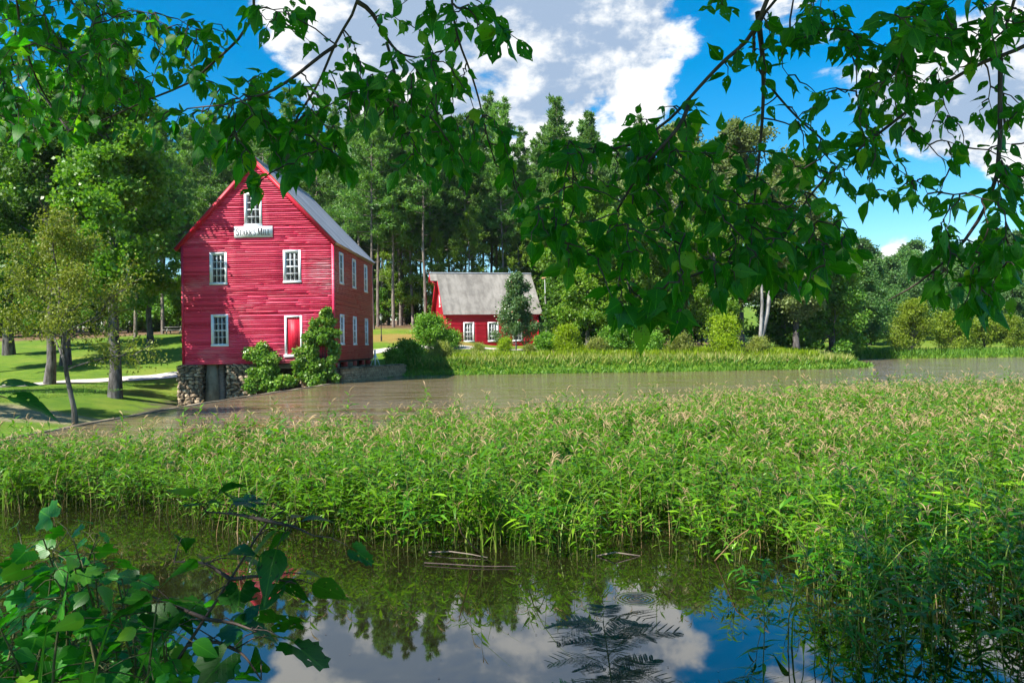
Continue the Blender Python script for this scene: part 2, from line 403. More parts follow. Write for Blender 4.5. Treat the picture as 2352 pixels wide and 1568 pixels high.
# ------------------------------------------------------------------ terrain
CTRL = np.array([
    (-14, 22, -0.35), (-13.3, 24, -0.15), (-14, 14, 0.0), (-17, 26, -0.35), (-22, 30, -0.3), (-14, 34, -1.8), (-17, 38, -1.6), (-14, 42, -1.9), (-19, 44, -1.5), (-13.5, 29, -1.7), (-15.5, 28, -1.3), (-16.5, 33, -1.6), (-18.5, 32, -1.0), (-20, 37, -1.1), (-19.5, 41, -1.5), (-21.5, 43, -1.0),
    (-14, 47, -1.9), (-16, 52, -1.6), (-12.5, 50, -0.9), (-12, 56, 0.2), (-19, 58, -0.2), (-23, 46, -0.4), (-26, 43, -0.15), (-30, 52, 0.0), (-33, 49, -0.1), (-25.4, 60, 0.3),
    (-30, 40, -0.1), (-14, 66, 1.3), (-9, 68.5, 1.9), (-4, 71, 1.95), (-40, 60, 0.6), (-40, 85, 3.8), (-30, 85, 4.2), (-22, 85, 4.3), (-15, 85, 4.2), (-8, 85, 4.1), (-10, 76, 3.0),
    (-28, 72, 2.3), (-20, 70, 1.7), (-40, 115, 5.2), (-10, 112, 5.0), (10, 102, 4.0), (10, 86, 2.6), (0, 62, 0.9), (-4, 62, 0.8), (-1, 78, 1.75), (4, 80, 1.9), (10, 64, 0.9),
    (20, 64, 0.9), (20, 75, 1.1), (25, 62, 0.4), (30, 100, 1.0), (42, 96, 0.5), (60, 96, 0.5), (100, 100, 1.0), (40, 150, 4), (80, 160, 6), (120, 210, 12), (60, 220, 12), (0, 160, 6),
    (-60, 160, 7), (-80, 40, 1), (-60, 0, 1), (-30, 0, 0.6), (0, -5, 0.5), (20, -5, 0.6), (60, 0, 0.8), (0, 1, 0.38), (150, 50, 1), (-9.9, 53, 1.0), (-8.6, 57, 0.75), (-10.3, 48.5, 0.95),
    (-3, 2.4, 0.3), (3, 2.4, 0.3), (600, 600, 14), (-600, 600, 14), (600, -300, 3), (-600, -300, 3)], float)
def rbf_fit(P, z):
    K = np.linalg.norm(P[:, None] - P[None], axis=2)
    n = len(P)
    A = np.zeros((n + 1, n + 1)); A[:n, :n] = K; A[:n, n] = 1; A[n, :n] = 1
    return np.linalg.solve(A, np.append(z, 0))
RW = rbf_fit(CTRL[:, :2], CTRL[:, 2])
def z_land(x, y):
    d = np.sqrt((x[..., None] - CTRL[:, 0]) ** 2 + (y[..., None] - CTRL[:, 1]) ** 2)
    return d @ RW[:-1] + RW[-1]
POND = np.array([(-12.4, -7), (-12.0, 8), (-11.9, 19.9), (-11.9, 28.3), (-11.4, 35), (-10.85, 39.8), (-10.25, 47.3), (-7.8, 58.0),
                 (-3, 57.8), (2, 57.4), (8, 57.8), (14, 57.3), (20, 58.2), (25, 59.0), (27, 62), (30, 78), (33, 93.5), (36, 93.5), (38, 88), (43, 85.5), (60, 84.5), (160, 82),
                 (160, 30), (60, 18), (30, 9), (14, 4.2), (6, 3.4), (0, 3.5), (-6, 3.0), (-10.5, 0)], float)
def signed_dist(x, y, poly):
    """Negative inside the polygon."""
    sh = x.shape; px, py = x.ravel(), y.ravel()
    best = np.full(px.shape, 1e9); inside = np.zeros(px.shape, bool)
    for (ax, ay), (bx, by) in zip(poly, np.roll(poly, -1, 0)):
        ex, ey = bx - ax, by - ay
        t = np.clip(((px - ax) * ex + (py - ay) * ey) / (ex * ex + ey * ey), 0, 1)
        best = np.minimum(best, np.hypot(px - ax - t * ex, py - ay - t * ey))
        c = ((ay > py) != (by > py)) & (px < (bx - ax) * (py - ay) / ((by - ay) + 1e-12) + ax)
        inside ^= c
    return np.where(inside, -best, best).reshape(sh)
def vnoise(x, y, s, seed=0.0):
    return (np.sin(x * s + seed) * np.cos(y * s * 1.13 + seed * 1.7) + 0.6 * np.sin(x * s * 2.3 + y * s * 1.7 + seed * 2.1) + 0.4 * np.sin(y * s * 3.9 - x * s * 3.1 + seed)) / 2.0
def ground_z(x, y):
    x = np.asarray(x, float); y = np.asarray(y, float)
    sd = signed_dist(x, y, POND)
    zl = z_land(x, y) + 0.05 * vnoise(x, y, 0.55, 1.0) + 0.02 * vnoise(x, y, 1.9, 4.0)
    return np.where(sd < 0, np.maximum(-1.0, -0.06 + sd * 0.25), np.minimum(zl, 0.06 + sd * 0.8))
def gz(x, y): return float(ground_z(np.array([x]), np.array([y]))[0])

xs = np.unique(np.concatenate([np.linspace(-900, -120, 12), np.linspace(-120, -44, 26), np.arange(-44, 46, 0.75), np.linspace(46, 130, 40), np.linspace(130, 900, 14)]))
ys = np.unique(np.concatenate([np.linspace(-400, -10, 12), np.arange(-10, 100, 0.75), np.linspace(100, 260, 50), np.linspace(260, 1200, 16)]))
GX, GY = np.meshgrid(xs, ys)
GZ = ground_z(GX, GY)
nx, ny = len(xs), len(ys)
ii = (np.arange(ny - 1)[:, None] * nx + np.arange(nx - 1)[None]).ravel()
gF = np.stack([ii, ii + 1, ii + nx + 1, ii + nx], 1)

def mat_ground():
    m, t, out = new_mat('lawn_and_forest_floor')
    g = t.new('ShaderNodeNewGeometry'); pos = g.outputs['Position']
    sep = t.new('ShaderNodeSeparateXYZ'); t.l.new(pos, sep.inputs[0])
    big = t.noise(pos, 0.12, 4.0, 0.6); mid = t.noise(pos, 0.9, 5.0, 0.65); fine = t.noise(pos, 9.0, 4.0, 0.7)
    grass = t.mix(t.range(mid, 0.3, 0.7), (0.065, 0.150, 0.009, 1), (0.140, 0.225, 0.016, 1))
    grass = t.mix(t.math('MULTIPLY', t.range(fine, 0.35, 0.7), 0.45), grass, (0.10, 0.15, 0.018, 1))
    grass = t.mix(t.math('MULTIPLY', t.range(big, 0.5, 0.7), 0.5), grass, (0.26, 0.27, 0.045, 1))
    def spot(c, rx, ry, edge=0.5):
        v = t.vmath('MULTIPLY', t.vmath('SUBTRACT', pos, (c[0], c[1], 0)), (1 / rx, 1 / ry, 0))
        d = t.math('ADD', t.vmath('LENGTH', v), t.math('MULTIPLY', t.math('SUBTRACT', mid, 0.5), 1.1))
        return t.range(d, 1.0 + edge / 2, 1.0 - edge / 2)
    clay = t.mix(fine, (0.33, 0.14, 0.055, 1), (0.46, 0.22, 0.10, 1))
    litter = t.mix(t.range(fine, 0.3, 0.7), (0.19, 0.13, 0.075, 1), (0.42, 0.33, 0.23, 1))
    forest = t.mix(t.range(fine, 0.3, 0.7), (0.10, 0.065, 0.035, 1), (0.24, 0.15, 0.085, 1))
    col = t.mix(t.math('MULTIPLY', spot((-9, 76), 6, 3.2), 0.5), grass, clay)
    col = t.mix(t.math('MULTIPLY', spot((-23.5, 36), 4.5, 3.6), 0.7), col, litter)
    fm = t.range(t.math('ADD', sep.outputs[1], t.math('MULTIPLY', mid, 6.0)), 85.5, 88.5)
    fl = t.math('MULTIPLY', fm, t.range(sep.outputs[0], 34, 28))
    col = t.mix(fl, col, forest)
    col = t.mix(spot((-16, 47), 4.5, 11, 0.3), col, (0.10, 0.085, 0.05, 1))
    mud = t.range(sep.outputs[2], 0.02, -0.03)
    col = t.mix(t.math('MULTIPLY', mud, t.range(sep.outputs[0], -12.2, -11.6)), col, (0.09, 0.065, 0.035, 1))
    p = principled(t, col, 0.9, 0.2, bump=t.math('ADD', fine, mid), bstr=0.6, bdist=0.08)
    t.l.new(p.outputs[0], out.inputs['Surface'])
    return m
M['ground'] = mat_ground()
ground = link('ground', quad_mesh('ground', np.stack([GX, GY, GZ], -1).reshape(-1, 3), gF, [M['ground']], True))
tag(ground, 'lawn, wooded slope and pond banks around the mill', kind='structure')

def mat_water():
    m, t, out = new_mat('muddy_pond_water')
    g = t.new('ShaderNodeNewGeometry'); pos = g.outputs['Position']
    sep = t.new('ShaderNodeSeparateXYZ'); t.l.new(pos, sep.inputs[0])
    n = t.noise(pos, 0.22, 3.0, 0.6)
    col = t.mix(n, (0.150, 0.108, 0.050, 1), (0.21, 0.160, 0.085, 1))
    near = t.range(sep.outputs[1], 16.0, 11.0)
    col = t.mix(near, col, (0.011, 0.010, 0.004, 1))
    open_w = t.range(sep.outputs[1], 11.0, 17.0)
    w1 = t.noise(t.vmath('MULTIPLY', pos, (0.40, 1.35, 1)), 1.9, 4.0, 0.6, 0.3)
    w2 = t.noise(t.vmath('MULTIPLY', pos, (0.9, 1.7, 1)), 8.0, 2.0, 0.5)
    gust = t.range(t.noise(t.vmath('MULTIPLY', pos, (0.5, 1.0, 1)), 0.16, 2.0), 0.38, 0.62, 0.55, 1.0)
    streak = t.range(t.noise(t.vmath('MULTIPLY', pos, (0.16, 0.75, 1)), 1.0, 4.0, 0.65, 0.4), 0.42, 0.58, 0.12, 1.0)
    big = t.math('MULTIPLY', t.math('MULTIPLY', t.math('ADD', w1, t.math('MULTIPLY', w2, 0.35)), streak), t.math('MULTIPLY', open_w, gust))
    calm = t.math('MULTIPLY', t.noise(pos, 1.6, 2.0, 0.5), 0.006)
    rp = at(1462, 1372, 6.3)
    rr = t.vmath('DISTANCE', pos, (rp.x, rp.y, 0.0))
    ring = t.math('MULTIPLY', t.math('SINE', t.math('MULTIPLY', rr, 170.0)), t.range(rr, 0.19, 0.02, 0.0, 0.05))
    h = t.math('ADD', t.math('MULTIPLY', big, 3.2), t.math('ADD', calm, ring))
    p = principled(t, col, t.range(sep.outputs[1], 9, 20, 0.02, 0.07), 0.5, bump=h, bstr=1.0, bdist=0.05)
    p.inputs['IOR'].default_value = 2.5
    p.inputs['Specular IOR Level'].default_value = 0.5
    t.l.new(p.outputs[0], out.inputs['Surface'])
    return m
M['water'] = mat_water()
wp = [(-12.4, -7), (-12.0, 8), (-11.9, 19.9), (-11.9, 28.3), (-11.4, 35), (-10.85, 39.8), (-10.3, 47.3), (-7.9, 58.8),
      (-3, 58.8), (2, 58.4), (8, 58.8), (14, 58.3), (20, 59.2), (24, 60.0), (26, 63), (29, 78.5), (32, 94.5), (37, 94.5), (39, 89), (43.5, 86.5), (60, 85.5), (161, 83),
      (161, 29), (60, 17), (30, 8), (14, 3.2), (6, 2.4), (0, 2.5), (-6, 2.0), (-10.5, -1)]
me = bpy.data.meshes.new('pond_water')
me.from_pydata([(a, b, 0.0) for a, b in wp], [], [list(range(len(wp)))[::-1]])
me.materials.append(M['water'])
tag(link('pond_water', me), 'muddy brown mill pond reflecting the sky', kind='structure')

# dam crest along the left side of the pond
dm = MB()
dl = POND[0:7]
for i in range(len(dl) - 1):
    (x0, y0), (x1, y1) = dl[i], dl[i + 1]
    for j in range(6):
        a0, a1 = j / 6, (j + 1) / 6
        p0 = (x0 + (x1 - x0) * a0, y0 + (y1 - y0) * a0); p1 = (x0 + (x1 - x0) * a1, y0 + (y1 - y0) * a1)
        V = []
        for (px, py) in (p0, p1):
            zt = 0.022 + 0.012 * math.sin(py * 1.7)
            V += [(px + 0.03, py, -0.8), (px + 0.03, py, zt), (px - 0.30, py, zt - 0.01), (px - 0.7, py, -2.4)]
        dm.add(V, [[0, 4, 5, 1], [1, 5, 6, 2], [2, 6, 7, 3]])
tag(dm.build('mill_dam', M['concrete']), 'low concrete dam lip running from the mill along the pond', 'dam')

# gravel path behind the mill
pp = [(-70, 36), (-48, 43), (-33, 49.5), (-25.5, 59.5), (-18, 64.5), (-11, 68), (-4, 71), (2, 76), (5, 82)]
pts = []
for a, b in zip(pp[:-1], pp[1:]):
    for k in range(24): pts.append((a[0] + (b[0] - a[0]) * k / 24, a[1] + (b[1] - a[1]) * k / 24))
pts = np.array(pts)
for _ in range(30): pts[1:-1] = (pts[:-2] + pts[2:] + 2 * pts[1:-1]) / 4
tg = np.gradient(pts, axis=0); tg /= np.linalg.norm(tg, axis=1)[:, None]; nr = np.stack([-tg[:, 1], tg[:, 0]], 1)
cols = []
for k in np.linspace(-1.15, 1.15, 6):
    wob = 0.10 * np.sin(np.arange(len(pts)) * 0.9 + k * 9) * (abs(k) > 1)
    q = pts + nr * (k + wob[:, None] if False else k) + nr * wob[:, None]
    cols.append(np.stack([q[:, 0], q[:, 1], ground_z(q[:, 0], q[:, 1]) + 0.05], 1))
PV = np.stack(cols, 1); n_, c_ = PV.shape[:2]
i0 = (np.arange(n_ - 1)[:, None] * c_ + np.arange(c_ - 1)[None]).ravel()
tag(link('path', quad_mesh('path', PV.reshape(-1, 3), np.stack([i0, i0 + 1, i0 + c_ + 1, i0 + c_], 1), [M['gravel']], True)), 'pale gravel path crossing the lawn behind the mill', kind='structure')

# ------------------------------------------------------------------ buildings
def holes_wall(mb, x0, x1, z0, z1, holes, y=0.0, P=None):
    """A sheet wall in the x-z plane with rectangular openings."""
    P = P or (lambda x, z: (x, y, z))
    X = sorted({x0, x1, *[h[0] for h in holes], *[h[1] for h in holes]}); Z = sorted({z0, z1, *[h[2] for h in holes], *[h[3] for h in holes]})
    X = [a for a in X if x0 <= a <= x1]; Z = [a for a in Z if z0 <= a <= z1]
    for a, b in zip(X[:-1], X[1:]):
        for c, d in zip(Z[:-1], Z[1:]):
            mx, mz = (a + b) / 2, (c + d) / 2
            if any(h[0] < mx < h[1] and h[2] < mz < h[3] for h in holes): continue
            mb.quad(P(a, c), P(b, c), P(b, d), P(a, d))

def board_mesh(name, mat, course, t_=0.036):
    """One clapboard 1 m long: thin at the top, proud at the bottom, front towards -y; the ends and lower edge a little uneven."""
    mb = MB(); n = 6; V = []
    rr = random.Random(name)
    for i in range(n + 1):
        x = i / n; e = rr.uniform(-0.007, 0.007); d = rr.uniform(-0.005, 0.006)
        V += [(x, -t_ + d, e), (x, -0.004, course * 1.12), (x, 0.004, course * 1.12), (x, 0.004, e)]
    F = []
    for i in range(n):
        a = i * 4; b = a + 4
        F += [[a, b, b + 1, a + 1], [a + 1, b + 1, b + 2, a + 2], [a + 3, b + 3, b, a]]
    F += [[0, 1, 2, 3], [n * 4, n * 4 + 3, n * 4 + 2, n * 4 + 1]]
    mb.add(V, F)
    return mb.mesh(name, mat)

def clapboards(parent, meshes, x0f, x1f, z0, z1, course, holes, rng, split=2.6, joined=None, messy=1.0):
    z = z0
    while z < z1 - 0.02:
        a, b = x0f(z + course * 0.6), x1f(z + course * 0.6)
        segs = [(a, b)]
        for h in holes:
            if h[2] < z + course * 0.55 < h[3]:
                ns = []
                for s in segs:
                    if s[0] < h[0]: ns.append((s[0], min(s[1], h[0])))
                    if s[1] > h[1]: ns.append((max(s[0], h[1]), s[1]))
                    if s[1] <= h[0] or s[0] >= h[1]: pass
                segs = [s for s in ns if s[1] - s[0] > 0.03]
        for s in segs:
            cuts = [s[0]]
            while s[1] - cuts[-1] > split * 1.5: cuts.append(cuts[-1] + rng.uniform(split * 0.8, split * 1.7))
            if s[1] - cuts[-1] > 0.02: cuts.append(s[1])
            for p, q in zip(cuts[:-1], cuts[1:]):
                if q <= p: continue
                dz = rng.uniform(-0.010, 0.010) * messy; ti = rng.uniform(-0.004, 0.004) * messy; dy = rng.uniform(-0.006, 0.004) * messy
                Mx = Matrix.Translation((p + 0.004, dy, z + dz)) @ Matrix.Rotation(-ti, 4, 'Y') @ Matrix.Rotation(rng.uniform(-.05, .05) * messy, 4, 'X') @ Matrix.Diagonal((q - p - 0.008, 1, 1, 1))
                me_ = rng.choice(meshes)
                if joined is None: link('clapboard', me_, parent, None, Mx)
                else: joined.append((me_, Mx))
        z += course

def join_meshes(name, items, mat, parent):
    mb = MB()
    cache = {}
    for me_, Mx in items:
        if me_.name not in cache:
            V = np.empty(len(me_.vertices) * 3, np.float32); me_.vertices.foreach_get('co', V)
            F = np.array([list(p.vertices) for p in me_.polygons])
            cache[me_.name] = (V.reshape(-1, 3), F)
        V, F = cache[me_.name]
        A = np.array(Mx)
        mb.add(V @ A[:3, :3].T + A[:3, 3], F)
    return mb.build(name, mat, parent)

PANE = {}
def window(parent, x0, x1, z0, z1, Mx=None, cols=3, rows=4, casing=0.115, y=-0.05):
    """Casing mesh with sash bars; each pane a piece of its own. Front towards -y."""
    W, H = x1 - x0, z1 - z0
    mb = MB(); c = casing
    mb.box(0, c, y, 0.10, 0, H).box(W - c, W, y, 0.10, 0, H).box(c + .001, W - c - .001, y + .003, 0.10, H - c, H).box(-0.02, W + 0.02, y - 0.025, 0.10, -0.03, c * 0.7)
    base = Matrix.Translation((x0, 0, z0))
    o = link('window', mb.mesh('window', M['white']), parent, None, (Mx or Matrix()) @ base)
    ix0, ix1, iz0, iz1 = c, W - c, c * 0.7, H - c
    s = MB(); sw = 0.045; yy0, yy1 = 0.0, 0.04
    zm = (iz0 + iz1) / 2
    s.box(ix0, ix0 + sw, yy0, yy1, iz0, iz1).box(ix1 - sw, ix1, yy0, yy1, iz0, iz1)
    s.box(ix0 + sw, ix1 - sw, yy0, yy1, iz0, iz0 + sw).box(ix0 + sw, ix1 - sw, yy0, yy1, iz1 - sw, iz1)
    gx0, gx1, gz0, gz1 = ix0 + sw, ix1 - sw, iz0 + sw, iz1 - sw
    bw = 0.03
    for k in range(1, cols):
        xx = gx0 + (gx1 - gx0) * k / cols
        s.box(xx - bw / 2, xx + bw / 2, yy0 + .006, yy1 - .002, gz0, gz1)
    for k in range(1, rows):
        zz = gz0 + (gz1 - gz0) * k / rows
        hh = bw * (1.1 if k * 2 == rows else 0.5)
        s.box(gx0, gx1, yy0 + .003, yy1 - .004, zz - hh, zz + hh)
    s.build('sash', M['white'], o)
    pw, ph = (gx1 - gx0) / cols, (gz1 - gz0) / rows
    key = 'pane'
    if key not in PANE:
        PANE[key] = MB().box(0, 1, 0, 0.006, 0, 1).mesh('pane', M['glass'])
    for i in range(cols):
        for j in range(rows):
            link('pane', PANE[key], o, None, Matrix.Translation((gx0 + pw * i + bw / 2, 0.016, gz0 + ph * j + bw / 2)) @ Matrix.Rotation(random.uniform(-.012, .012), 4, 'Z') @ Matrix.Diagonal((pw - bw, 1, ph - bw, 1)))
    return o

def ridged_panel(name, mat, wid, length, n, depth, seam=False):
    """Metal sheet lying in x (across) and y (down the slope), with corrugations or edge seams."""
    xs_ = np.linspace(0, wid, n * 4 + 1)
    if seam:
        xs_ = np.array([0, .012, .03, wid * .33 - .02, wid * .33, wid * .33 + .02, wid * .66 - .02, wid * .66, wid * .66 + .02, wid - .03, wid - .012, wid])
        zs = np.array([depth, depth, 0, 0, depth * .5, 0, 0, depth * .5, 0, 0, depth, depth])
    else: zs = depth * np.sin(xs_ / wid * n * 2 * math.pi)
    V = []; 
    for yy in (0.0, length):
        V += [(x, yy, z) for x, z in zip(xs_, zs)]
    k = len(xs_)
    mb = MB().add(V, [[i, i + 1, i + k + 1, i + k] for i in range(k - 1)])
    return mb.mesh(name, mat, True)

rng = random.Random(11)
# ---- the mill
MW, MD = 8.95, 11.6
Z0, ZE, ZA, XA = 1.22, 8.36, 13.15, 4.42
mill = empty('mill_building', (-19.33, 46.9, 0.0), R(-1.0))
tag(mill, 'tall red clapboard mill with grey metal roof on stone piers', 'mill')
F_H = [(3.75, 4.78, 9.29, 11.23), (1.66, 2.68, 5.89, 7.77), (6.0, 7.04, 5.93, 7.83), (1.70, 2.71, 2.28, 4.13), (6.03, 7.06, 1.62, 4.0)]
sl = (ZA - ZE) / (MW / 2)
def xl(z): return 0.0 if z < ZE else XA * (z - ZE) / (ZA - ZE)
def xr(z): return MW if z < ZE else MW - (MW - XA) * (z - ZE) / (ZA - ZE)
fb = MB()
BK = 0.012
holes_wall(fb, 0, MW, Z0, ZE, [h for h in F_H if h[3] < ZE], BK)
def gtop(x): return ZE + (ZA - ZE) * (x / XA if x < XA else (MW - x) / (MW - XA))
ah = F_H[0]
GXs = [0, ah[0], XA, ah[1], MW]
for a, b in zip(GXs[:-1], GXs[1:]):
    inh = ah[0] - 1e-6 <= a and b <= ah[1] + 1e-6
    if inh:
        fb.quad((a, BK, ZE), (b, BK, ZE), (b, BK, ah[2]), (a, BK, ah[2]))
        fb.quad((a, BK, ah[3]), (b, BK, ah[3]), (b, BK, gtop(b)), (a, BK, gtop(a)))
    else: fb.quad((a, BK, ZE), (b, BK, ZE), (b, BK, gtop(b) + 1e-4), (a, BK, gtop(a) + 1e-4))
wall = fb.build('front_wall', M['red'], mill)
bms = [board_mesh('clapboard_%s' % k, M['red'], 0.125) for k in 'abcd']
clapboards(wall, bms, xl, xr, Z0 - 0.02, ZA - 0.1, 0.125, F_H, rng)
# right side wall, facing the pond
S_W = [(1.35, 2.40), (4.95, 6.0), (8.75, 9.80)]
S_H = [(a, b, 5.95, 7.85) for a, b in S_W] + [(a, b, 2.25, 4.1) for a, b in S_W]
sideM = Matrix.Translation((MW, 0, 0)) @ Matrix.Rotation(R(90), 4, 'Z')
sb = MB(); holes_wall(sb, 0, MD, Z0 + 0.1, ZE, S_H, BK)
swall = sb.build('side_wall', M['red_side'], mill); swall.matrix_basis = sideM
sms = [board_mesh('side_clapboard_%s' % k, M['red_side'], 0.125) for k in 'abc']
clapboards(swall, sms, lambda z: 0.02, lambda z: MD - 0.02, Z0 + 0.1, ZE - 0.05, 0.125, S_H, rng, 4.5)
# back and left walls, floor, ceiling
bb = MB()
bb.quad((0, MD, Z0), (MW, MD, Z0), (MW, MD, ZE), (0, MD, ZE)); bb.quad((0, MD, ZE), (MW, MD, ZE), (XA + .01, MD, ZA), (XA - .01, MD, ZA))
bb.quad((0, 0, Z0), (0, MD, Z0), (0, MD, ZE), (0, 0, ZE))
bb.build('rear_walls', M['red'], mill)
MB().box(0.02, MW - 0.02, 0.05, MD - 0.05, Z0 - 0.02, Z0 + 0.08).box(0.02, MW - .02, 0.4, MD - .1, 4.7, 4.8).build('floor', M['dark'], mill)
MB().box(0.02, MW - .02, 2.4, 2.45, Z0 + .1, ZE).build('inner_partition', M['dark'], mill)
for bx_ in ((-0.035, 0.10, -0.05, 0.10, Z0 - 0.03, ZE - .05), (MW - 0.10, MW + 0.035, -0.05, 0.10, Z0 - 0.03, ZE - .05), (MW - .02, MW + .033, MD - .1, MD + .03, Z0 + .1, ZE - .05)):
    MB().box(*bx_).build('corner_board', M['red'], mill)
for i, h in enumerate(F_H[:4]): window(mill, *h)
for h in S_H: window(mill, *h, Mx=sideM)
# door
h = F_H[4]
dr = MB(); dr.box(h[0] + .12, h[1] - .12, 0.02, 0.07, h[2] + .12, h[3] - .12)
door = dr.build('door', M['red_shed'], mill)
df = MB(); df.box(h[0], h[0] + .115, -0.05, .1, h[2], h[3]).box(h[1] - .115, h[1], -.05, .1, h[2], h[3]).box(h[0] + .116, h[1] - .116, -.047, .1, h[3] - .115, h[3]).box(h[0] - .05, h[1] + .05, -.09, .1, h[2] - .06, h[2] + .1)
df.build('door_frame', M['white'], door)
dp = MB()
for k in range(1, 5): dp.box(h[0] + .12 + k * .162, h[0] + .126 + k * .162, 0.012, .0205, h[2] + .12, h[3] - .12)
dp.build('door_batten', M['red'], door)
# roof
roof = empty('roof', parent=mill)
ov, fr, bk = 0.33, 0.16, 0.30
nR = 20; pwid = (MD + fr + bk) / nR
def slope(side):
    top = Vector((XA, 0, ZA + 0.10)); e = Vector((MW, 0, ZE)) if side > 0 else Vector((0, 0, ZE))
    d = (e - Vector((XA, 0, ZA))); L = d.length; d.normalize()
    return top, d, L + (ov if side > 0 else 0.62)
for side in (1, -1):
    top, d, L = slope(side)
    pm = ridged_panel('roof_panel_%s' % ('east' if side > 0 else 'west'), M['roof'], pwid, L, 3, 0.028, True)
    n = Vector((0, 1, 0)).cross(d) if side < 0 else d.cross(Vector((0, 1, 0)))
    if n.z < 0: n = -n
    for k in range(nR):
        Mx = Matrix(((0, d.x, n.x, top.x), (1, 0, 0, -fr + pwid * k), (0, d.z, n.z, top.z + rng.uniform(0, .006)), (0, 0, 0, 1)))
        link('roof_panel', pm, roof, None, Mx)
    deck = MB()
    a = top - n * 0.05; b = a + d * (L - 0.02)
    deck.add([(a.x, -fr + .01, a.z), (b.x, -fr + .01, b.z), (b.x, MD + bk - .01, b.z), (a.x, MD + bk - .01, a.z),
              (a.x + n.x * .04, -fr + .01, a.z + n.z * .04), (b.x + n.x * .04, -fr + .01, b.z + n.z * .04), (b.x + n.x * .04, MD + bk - .01, b.z + n.z * .04), (a.x + n.x * .04, MD + bk - .01, a.z + n.z * .04)],
             [[0, 1, 2, 3], [7, 6, 5, 4], [0, 4, 5, 1], [1, 5, 6, 2], [2, 6, 7, 3], [3, 7, 4, 0]])
    deck.build('roof_deck', M['wood'], roof)
    rk = MB(); a2 = top - n * 0.13; b2 = a2 + d * (L - .03)
    rk.bar((a2.x, -fr - .012, a2.z), (b2.x, -fr - .012, b2.z), 0.045, 0.22)
    rk.build('rake_board', M['red_shed'], roof)
    fa = MB(); e2 = top + d * (L - .02) - n * .10
    fa.box(e2.x - .015, e2.x + .015, -fr + .03, MD + bk - .02, e2.z - .07, e2.z + .055)
    fa.build('fascia_board', M['wood'], roof)
    # frieze board under the slope on the gable
    fz = MB(); a3 = Vector((XA, 0, ZA - .10)); b3 = (Vector((MW, 0, ZE - .10)) if side > 0 else Vector((0, 0, ZE - .10)))
    fz.bar((a3.x, -.035, a3.z), (b3.x, -.035, b3.z), 0.03, 0.17)
    fz.build('frieze_board', M['red'], mill)
MB().tube([(XA, -fr - .02, ZA + .14), (XA, MD + bk, ZA + .14)], 0.07, 8).build('ridge_cap', M['roof'], roof, True)
MB().box(XA - .11, XA + .11, -fr - .04, -fr + .02, ZA - .28, ZA + .12).build('peak_block', M['red_shed'], roof)

# stone piers
def stone_mesh(k):
    r = random.Random(100 + k); import bmesh as _b
    bm = _b.new(); _b.ops.create_icosphere(bm, subdivisions=1, radius=0.5)
    for v in bm.verts:
        p = v.co; q = Vector([math.copysign(abs(c) ** 0.62, c) for c in p * 2]) * 0.5
        v.co = q * r.uniform(0.86, 1.10)
    me_ = bpy.data.meshes.new('stone_%d' % k); bm.to_mesh(me_); bm.free(); me_.materials.append(M['stone'])
    return me_
STONES = [stone_mesh(k) for k in range(7)]
def stone_pier(x0, x1, y0, y1, z0, z1, nx_, lean=0.0):
    core = MB()
    core.box(x0 + .06, x1 - .06, y0 + .06, y1 - .06, z0, z1)
    o = core.build('stone_pier', M['mortar'], mill)
    r = random.Random(int(x0 * 100) + 5)
    def face(a0, a1, place):
        z = z0
        while z < z1 - 0.03:
            hgt = r.uniform(0.10, 0.27)
            if z + hgt > z1: hgt = z1 - z
            x = a0 + r.uniform(-.08, .04)
            while x < a1:
                wd = r.uniform(0.18, 0.50) * (1.3 if r.random() < .2 else 1)
                wd = min(wd, a1 - x + .10)
                hh = hgt * r.uniform(0.85, 1.25)
                place(x + wd / 2, z + hgt / 2, wd, hh)
                x += wd * 1.02
            z += hgt * 0.97
    def fr_(a, z, wd, hh):
        link('stone', r.choice(STONES), o, None, Matrix.Translation((a, y0 + .05 + r.uniform(-.05, .03), z)) @ Matrix.Rotation(r.uniform(-.4, .4), 4, 'Y') @ Matrix.Diagonal((wd * 1.02, r.uniform(.2, .34), hh * 1.02, 1)))
    def lf(xx):
        def f(a, z, wd, hh):
            link('stone', r.choice(STONES), o, None, Matrix.Translation((xx + r.uniform(-.04, .04), a, z)) @ Matrix.Rotation(r.uniform(-.15, .15), 4, 'X') @ Matrix.Diagonal((r.uniform(.2, .32), wd * 1.02, hh * 1.02, 1)))
        return f
    face(x0, x1, fr_)
    face(y0 + .1, y1, lf(x0 + .05)); face(y0 + .1, y1, lf(x1 - .05))
    return o
stone_pier(-0.30, 1.0, -0.14, 1.2, -2.3, Z0 - 0.03, 5)
stone_pier(2.55, 4.25, -0.02, 1.3, -2.3, Z0 - 0.03, 6)
cp = MB()
cp.add([(1.18, .0, -2.3), (2.10, .0, -2.3), (1.86, .25, Z0 - .05), (1.30, .25, Z0 - .05), (1.18, 3.2, -2.3), (2.10, 3.2, -2.3), (1.86, 2.6, Z0 - .05), (1.30, 2.6, Z0 - .05)],
       [[0, 1, 2, 3], [5, 4, 7, 6], [1, 5, 6, 2], [4, 0, 3, 7], [3, 2, 6, 7], [0, 4, 5, 1]])
cp.build('concrete_pier', M['concrete'], mill)
st = MB(); st.add([(2.12, .1, -2.3), (2.48, .1, -2.3), (2.20, .5, Z0 - .06), (1.84, .5, Z0 - .06), (2.12, .9, -2.3), (2.48, .9, -2.3), (2.20, 1.0, Z0 - .06), (1.84, 1.0, Z0 - .06)],
                  [[0, 1, 2, 3], [5, 4, 7, 6], [1, 5, 6, 2], [4, 0, 3, 7]])
st.build('timber_prop', M['oldwood'], mill)
tb = MB()
